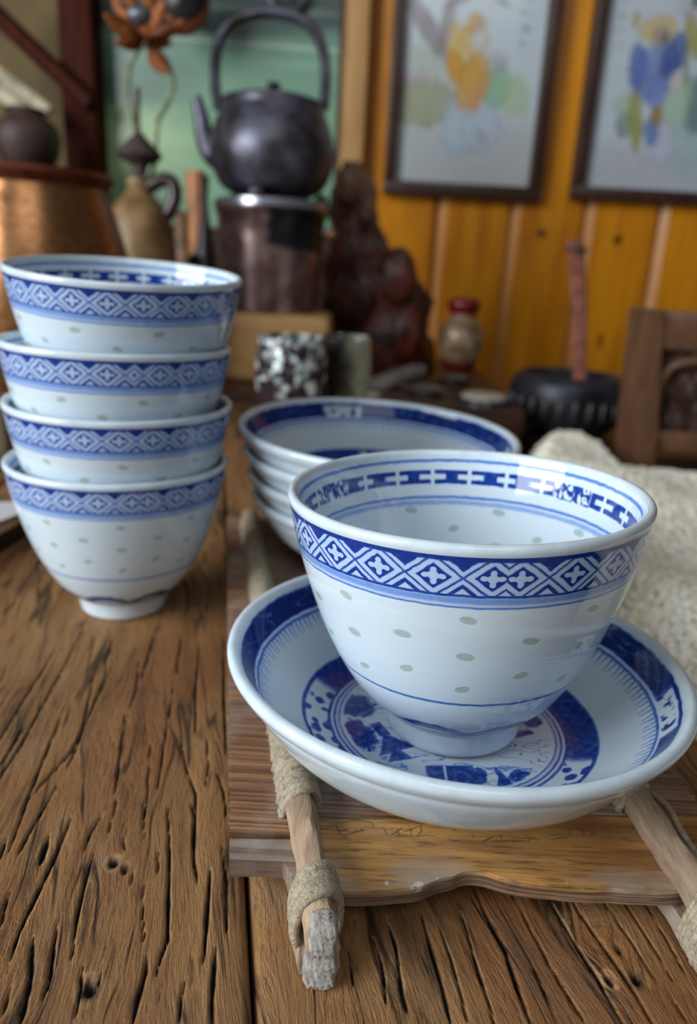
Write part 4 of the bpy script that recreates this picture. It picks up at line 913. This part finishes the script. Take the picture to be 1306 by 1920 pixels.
B = [('b', 1260, 330, 200, 50, 0, (176, 176, 184), .8), ('e', 1300, 240, 60, 90, 0, (150, 180, 180), .6), ('e', 1302, 200, 28, 50, 0, (80, 108, 112), .8), ('e', 1165, 235, 16, 26, 0, (110, 128, 124), .8), ('e', 1170, 200, 30, 20, 0, (160, 186, 160), .7), ('e', 1262, 205, 26, 60, -10, (168, 196, 166), .8), ('e', 1235, 270, 24, 42, 0, (190, 190, 212), .9), ('e', 1215, 250, 14, 28, 8, (96, 122, 184), .9),
     ('e', 1215, 140, 42, 46, 0, (112, 132, 190), .95), ('e', 1190, 130, 16, 44, 10, (96, 118, 184), .9), ('e', 1256, 110, 22, 42, -12, (60, 82, 156), .95), ('e', 1225, 178, 22, 28, 0, (120, 136, 196), .9), ('e', 1262, 155, 13, 18, 0, (198, 190, 192), .9), ('e', 1185, 228, 14, 52, 12, (150, 150, 60), .95), ('e', 1225, 220, 12, 18, 0, (146, 124, 40), .9), ('e', 1228, 60, 36, 24, 12, (204, 178, 110), .9), ('e', 1234, 70, 16, 18, 0, (160, 146, 142), .9), ('e', 1240, 76, 6, 12, 0, (80, 76, 86), .8),
     ('e', 1294, 70, 14, 44, 22, (160, 152, 60), .95), ('e', 1280, 130, 6, 40, 10, (110, 112, 90), .7), ('e', 1290, 20, 30, 22, 0, (180, 170, 190), .5), ('e', 1302, 8, 14, 12, 0, (70, 98, 90), .8), ('e', 1187, 42, 8, 14, 0, (180, 148, 80), .8), ('t', 1160, 36, 10, 60, 0, (104, 112, 124), .7)]
picture('right framed porcelain painting of a blue coated figure on the plank wall', (f(1069, 360)[0], f(1069, 360)[0] + (f(1032, 200)[0] - f(717, 360)[0])), (f(1094, 350)[0], f(1094, 350)[0] + (f(1006, 200)[0] - f(740, 340)[0])), f(1190, 380)[2], f(1190, 355)[2], B, 0)

# ================================================================== RIGHT: BOWL, INCENSE, CHAIR, SHEEPSKIN
M_bowl = simple('black_bronze_bowl', (62, 62, 72), .38, .5, var=.4, scale=.3, bump=.3)
BWY = 88.
ax, pr = profile_px([(62, 812), (84, 800), (104, 770), (110, 740), (104, 712), (92, 700), (88, 704)], 1062, BWY)
SBZ2 = pr[0][1]
stand = thing('low_side_table', 'low dark side table under the black incense bowl', 'table', (ax + 6, BWY, -75))
part('top', G().box((ax - 4.6, BWY - 10, SBZ2 - 2.5), (ax + 26, BWY + 12, SBZ2), .3), M_side, stand)
for x_ in (ax - 3, ax + 24):
    for y_ in (BWY - 8, BWY + 10): part('leg', G().box((x_ - 1.4, y_ - 1.4, -75), (x_ + 1.4, y_ + 1.4, SBZ2 - 2.4), .2), M_side, stand)
bw = thing('bronze_incense_bowl', 'black bulging bronze bowl holding the incense bundle', 'bowl', (ax, BWY, SBZ2))
r, z = pr[-1]
part('bowl', G().lathe([(.01, SBZ2)] + smooth_prof(pr, 28) + [(r - .5, z - 1.4), (r - 1.4, z - 2.2), (.01, z - 2.2)], 56, (ax, BWY, 0)), M_bowl, bw)
for k in range(26):                                                # cast petals round the shoulder
    a_ = k / 26 * 2 * math.pi; R_ = pr[3][0] - .12
    part('petal_relief', G().ball((ax + R_ * math.cos(a_), BWY + R_ * math.sin(a_), pr[3][1] - .9), (.42, .42, 1.3), 1), simple('worn_bronze', (86, 80, 74), .45, .4) if k == 0 else bpy.data.materials['worn_bronze'], bw)
M_inc = simple('rust_incense', (156, 92, 74), .6, var=.3, scale=.6)
ib = at(1092, 702, BWY); it = at(1080, 462, BWY + 3)
inc = thing('incense_bundle', 'upright bundle of rust red incense sticks in the black bowl', 'incense', (ib[0], BWY, z - 2.2))
for k in range(12):
    a_ = k * 2.4; rr_ = .28 * math.sqrt(k)
    o_ = np.array([rr_ * math.cos(a_), rr_ * math.sin(a_), 0]); b_ = np.array([ib[0], BWY, z - 2.15]) + o_ * .6; t_ = it + o_ * 1.0 + np.array([0, 0, .8 * math.sin(k * 3.)])
    part('stick', G().tube([b_, (b_ + t_) / 2 + np.array([.25, 0, 0]), t_], .26, 6), M_inc, inc)
part('band', G().tube([(it[0] + 1.15 * math.cos(a), it[1] + 1.15 * math.sin(a), it[2] - .35) for a in np.linspace(0, 2 * math.pi, 20)], .22, 6), simple('dark_band', (86, 64, 46), .6), inc)

M_chair = wood('carved_chair_wood', (118, 84, 60), (74, 48, 35), .3, 'Z', 4., .15, third=(92, 60, 44))
M_carve = S('carved_panel_wood'); s = M_carve; X, Y, Z = s.xyz(); a = s.noise(s.vec, .4, 4, .6, 1.5)
s.bump(a, 1., .02); M_carve = s.out(s.mix(srgb(74, 46, 34), srgb(26, 18, 18), s.ss(.35, .65, a)), .45)
CHY = 66.
p_t, p_b = at(1192, 578, CHY), at(1162, 842, CHY)
SEATZ = -7.5; SK = -.5
ch = thing('carved_wooden_chair', 'dark carved wooden chair with squared back post behind the sheepskin', 'chair', (30, 45, -75))
tw = 4.0                                                           # back post width
xL = p_t[0] + .3
def post(x_): return G().loft([[(x_ + dx_ * w + lean, CHY + dy_ * w, z_) for dx_, dy_ in ((0, 0), (1, 0), (1, 1), (0, 1))] for z_, w, lean in ((-75, 3.0, .9), (SEATZ, 2.9, .9), (p_b[2], 2.8, .8), (p_t[2] - 3.6, 2.4, .1), (p_t[2], 2.3, -.1))])
part('back_post', post(xL), M_chair, ch); part('back_post', post(xL + 46), M_chair, ch)
part('top_rail', G().box((xL + 2.0, CHY + .2, p_t[2] - 3.4), (xL + 46.5, CHY + 2.9, p_t[2] - .1), .5), M_chair, ch)
lz_ = float(at(1250, 850, CHY)[2])
part('lower_rail', G().box((xL + 3.0, CHY + .3, lz_), (xL + 46.5, CHY + 2.8, lz_ + 1.9), .3), M_chair, ch)
pan = part('carved_panel', G().box((xL + 2.4, CHY + 1., lz_ + 1.8), (xL + 46.5, CHY + 2.2, p_t[2] - 3.3)), M_carve, ch)
for cx_, cz_, r_ in ((5.8, 9.2, 1.1), (9.2, 4.4, 1.6), (7.2, 6.6, 1.3), (13, 7.4, 1.8)):
    t = np.linspace(0, 5.2, 24); part('carved_scroll', G().tube([(xL + cx_ - .5 + r_ * (1 - q / 8) * math.cos(q), CHY + .95, lz_ + cz_ - 1 + r_ * (1 - q / 8) * math.sin(q)) for q in t], .42, 7), M_carve, pan)
part('arched_bracket', G().prism([(0, 0), (1, 0), (1, 1), (0, 1)], 0, .1) if False else G().tube(smooth_prof([(xL + 3.0, CHY + .8, lz_ + 3), (xL + 3.4, CHY + .8, p_t[2] - 5.4), (xL + 6, CHY + .8, p_t[2] - 4.2), (xL + 14, CHY + .8, p_t[2] - 3.8)], 16), .5, 8), M_chair, ch)
def edgex(y): return 11.297 - (y - 20.43) * .18854
seat = [(edgex(14) + 3.5, 14), (xL + 49, 14), (xL + 49, CHY + 3), (14.2, CHY + 9), (edgex(50) + 3.5, 50)]
part('seat', G().prism(seat, SEATZ - 3, SEATZ), M_chair, ch)
for x_, y_ in ((20, 17), (xL + 46, 17), (18, 70)): part('leg', G().box((x_ - 1.8, y_ - 1.8, -75), (x_ + 1.8, y_ + 1.8, SEATZ - 2.9), .3), M_chair, ch)

M_fur = simple('cream_fleece', (246, 242, 228), .95, var=.1, scale=.25, spec=.1, rgb2=(236, 227, 206))
M_fur.node_tree.nodes['Principled BSDF'].inputs['Subsurface Weight'].default_value = .0; M_fur.node_tree.nodes['Principled BSDF'].inputs['Subsurface Radius'].default_value = (.02, .018, .015)
fur = thing('sheepskin', 'thick cream sheepskin draped over the chair seat at the right', 'rug', (30, 45, SEATZ))
def fur_edge(y):                                                    # left border follows the table side
    return edgex(y) + 3.0 + .2 * math.sin(y * .5) if y < 48 else edgex(48) + 3.0 + (y - 48) * .32
def fur_back(x): return 75.5 + .3 * math.sin(x * .8) if x < xL - 1.5 else (64.0 - (x - xL + 1.5) * .9 + .8 * math.sin(x * .7) if x < xL + 30 else 37.)
nx, ny = 110, 130; V = []; 
def fz(x, y):
    e = min(x - fur_edge(y), fur_back(x) - y, y - 13.); e = max(0, min(1, e / 3.))
    return SEATZ + .3 + (math.sqrt(e) * (SK - SEATZ - .3)) * (1 + .05 * math.sin(x * .5 + y * .2) + .04 * math.sin(y * .6 - x * .3)) 
g = G()
ys_ = np.linspace(13, 76, ny)
for y in ys_:
    xa = fur_edge(y); 
    for q in np.linspace(0, 1, nx):
        x = xa + q * (58 - xa); yy = min(y, fur_back(x)); V.append((x, yy, fz(x, yy) ))
idx = np.arange(nx * ny).reshape(ny, nx)
g.add(V, np.stack([idx[:-1, :-1], idx[:-1, 1:], idx[1:, 1:], idx[1:, :-1]], -1).reshape(-1, 4).tolist())
part('hide', g, M_fur, fur, sharp=0)
g = G(); cnt = 0
while cnt < 26000:                                                   # curled tufts of wool
    y = RNG.uniform(13, 75.5); x = RNG.uniform(fur_edge(y), 56)
    if y > fur_back(x) - .1: continue
    z = fz(x, y); L = RNG.uniform(.25, .45); a_ = RNG.uniform(0, 6.28); ln = RNG.uniform(.3, 1.1)
    d = np.array([math.cos(a_) * ln, math.sin(a_) * ln, 1.]); d /= np.linalg.norm(d); b_ = np.array([x, y, z - .1]); m_ = b_ + d * L * .6; t_ = m_ + (d + np.array([RNG.uniform(-.5, .5), RNG.uniform(-.5, .5), -.5])) * L * .4
    g.tube([b_, m_, t_], [.27, .22, .07], 4, cap=False); cnt += 1
o = part('fleece', g, M_fur, fur, sharp=0); o['kind'] = 'stuff'
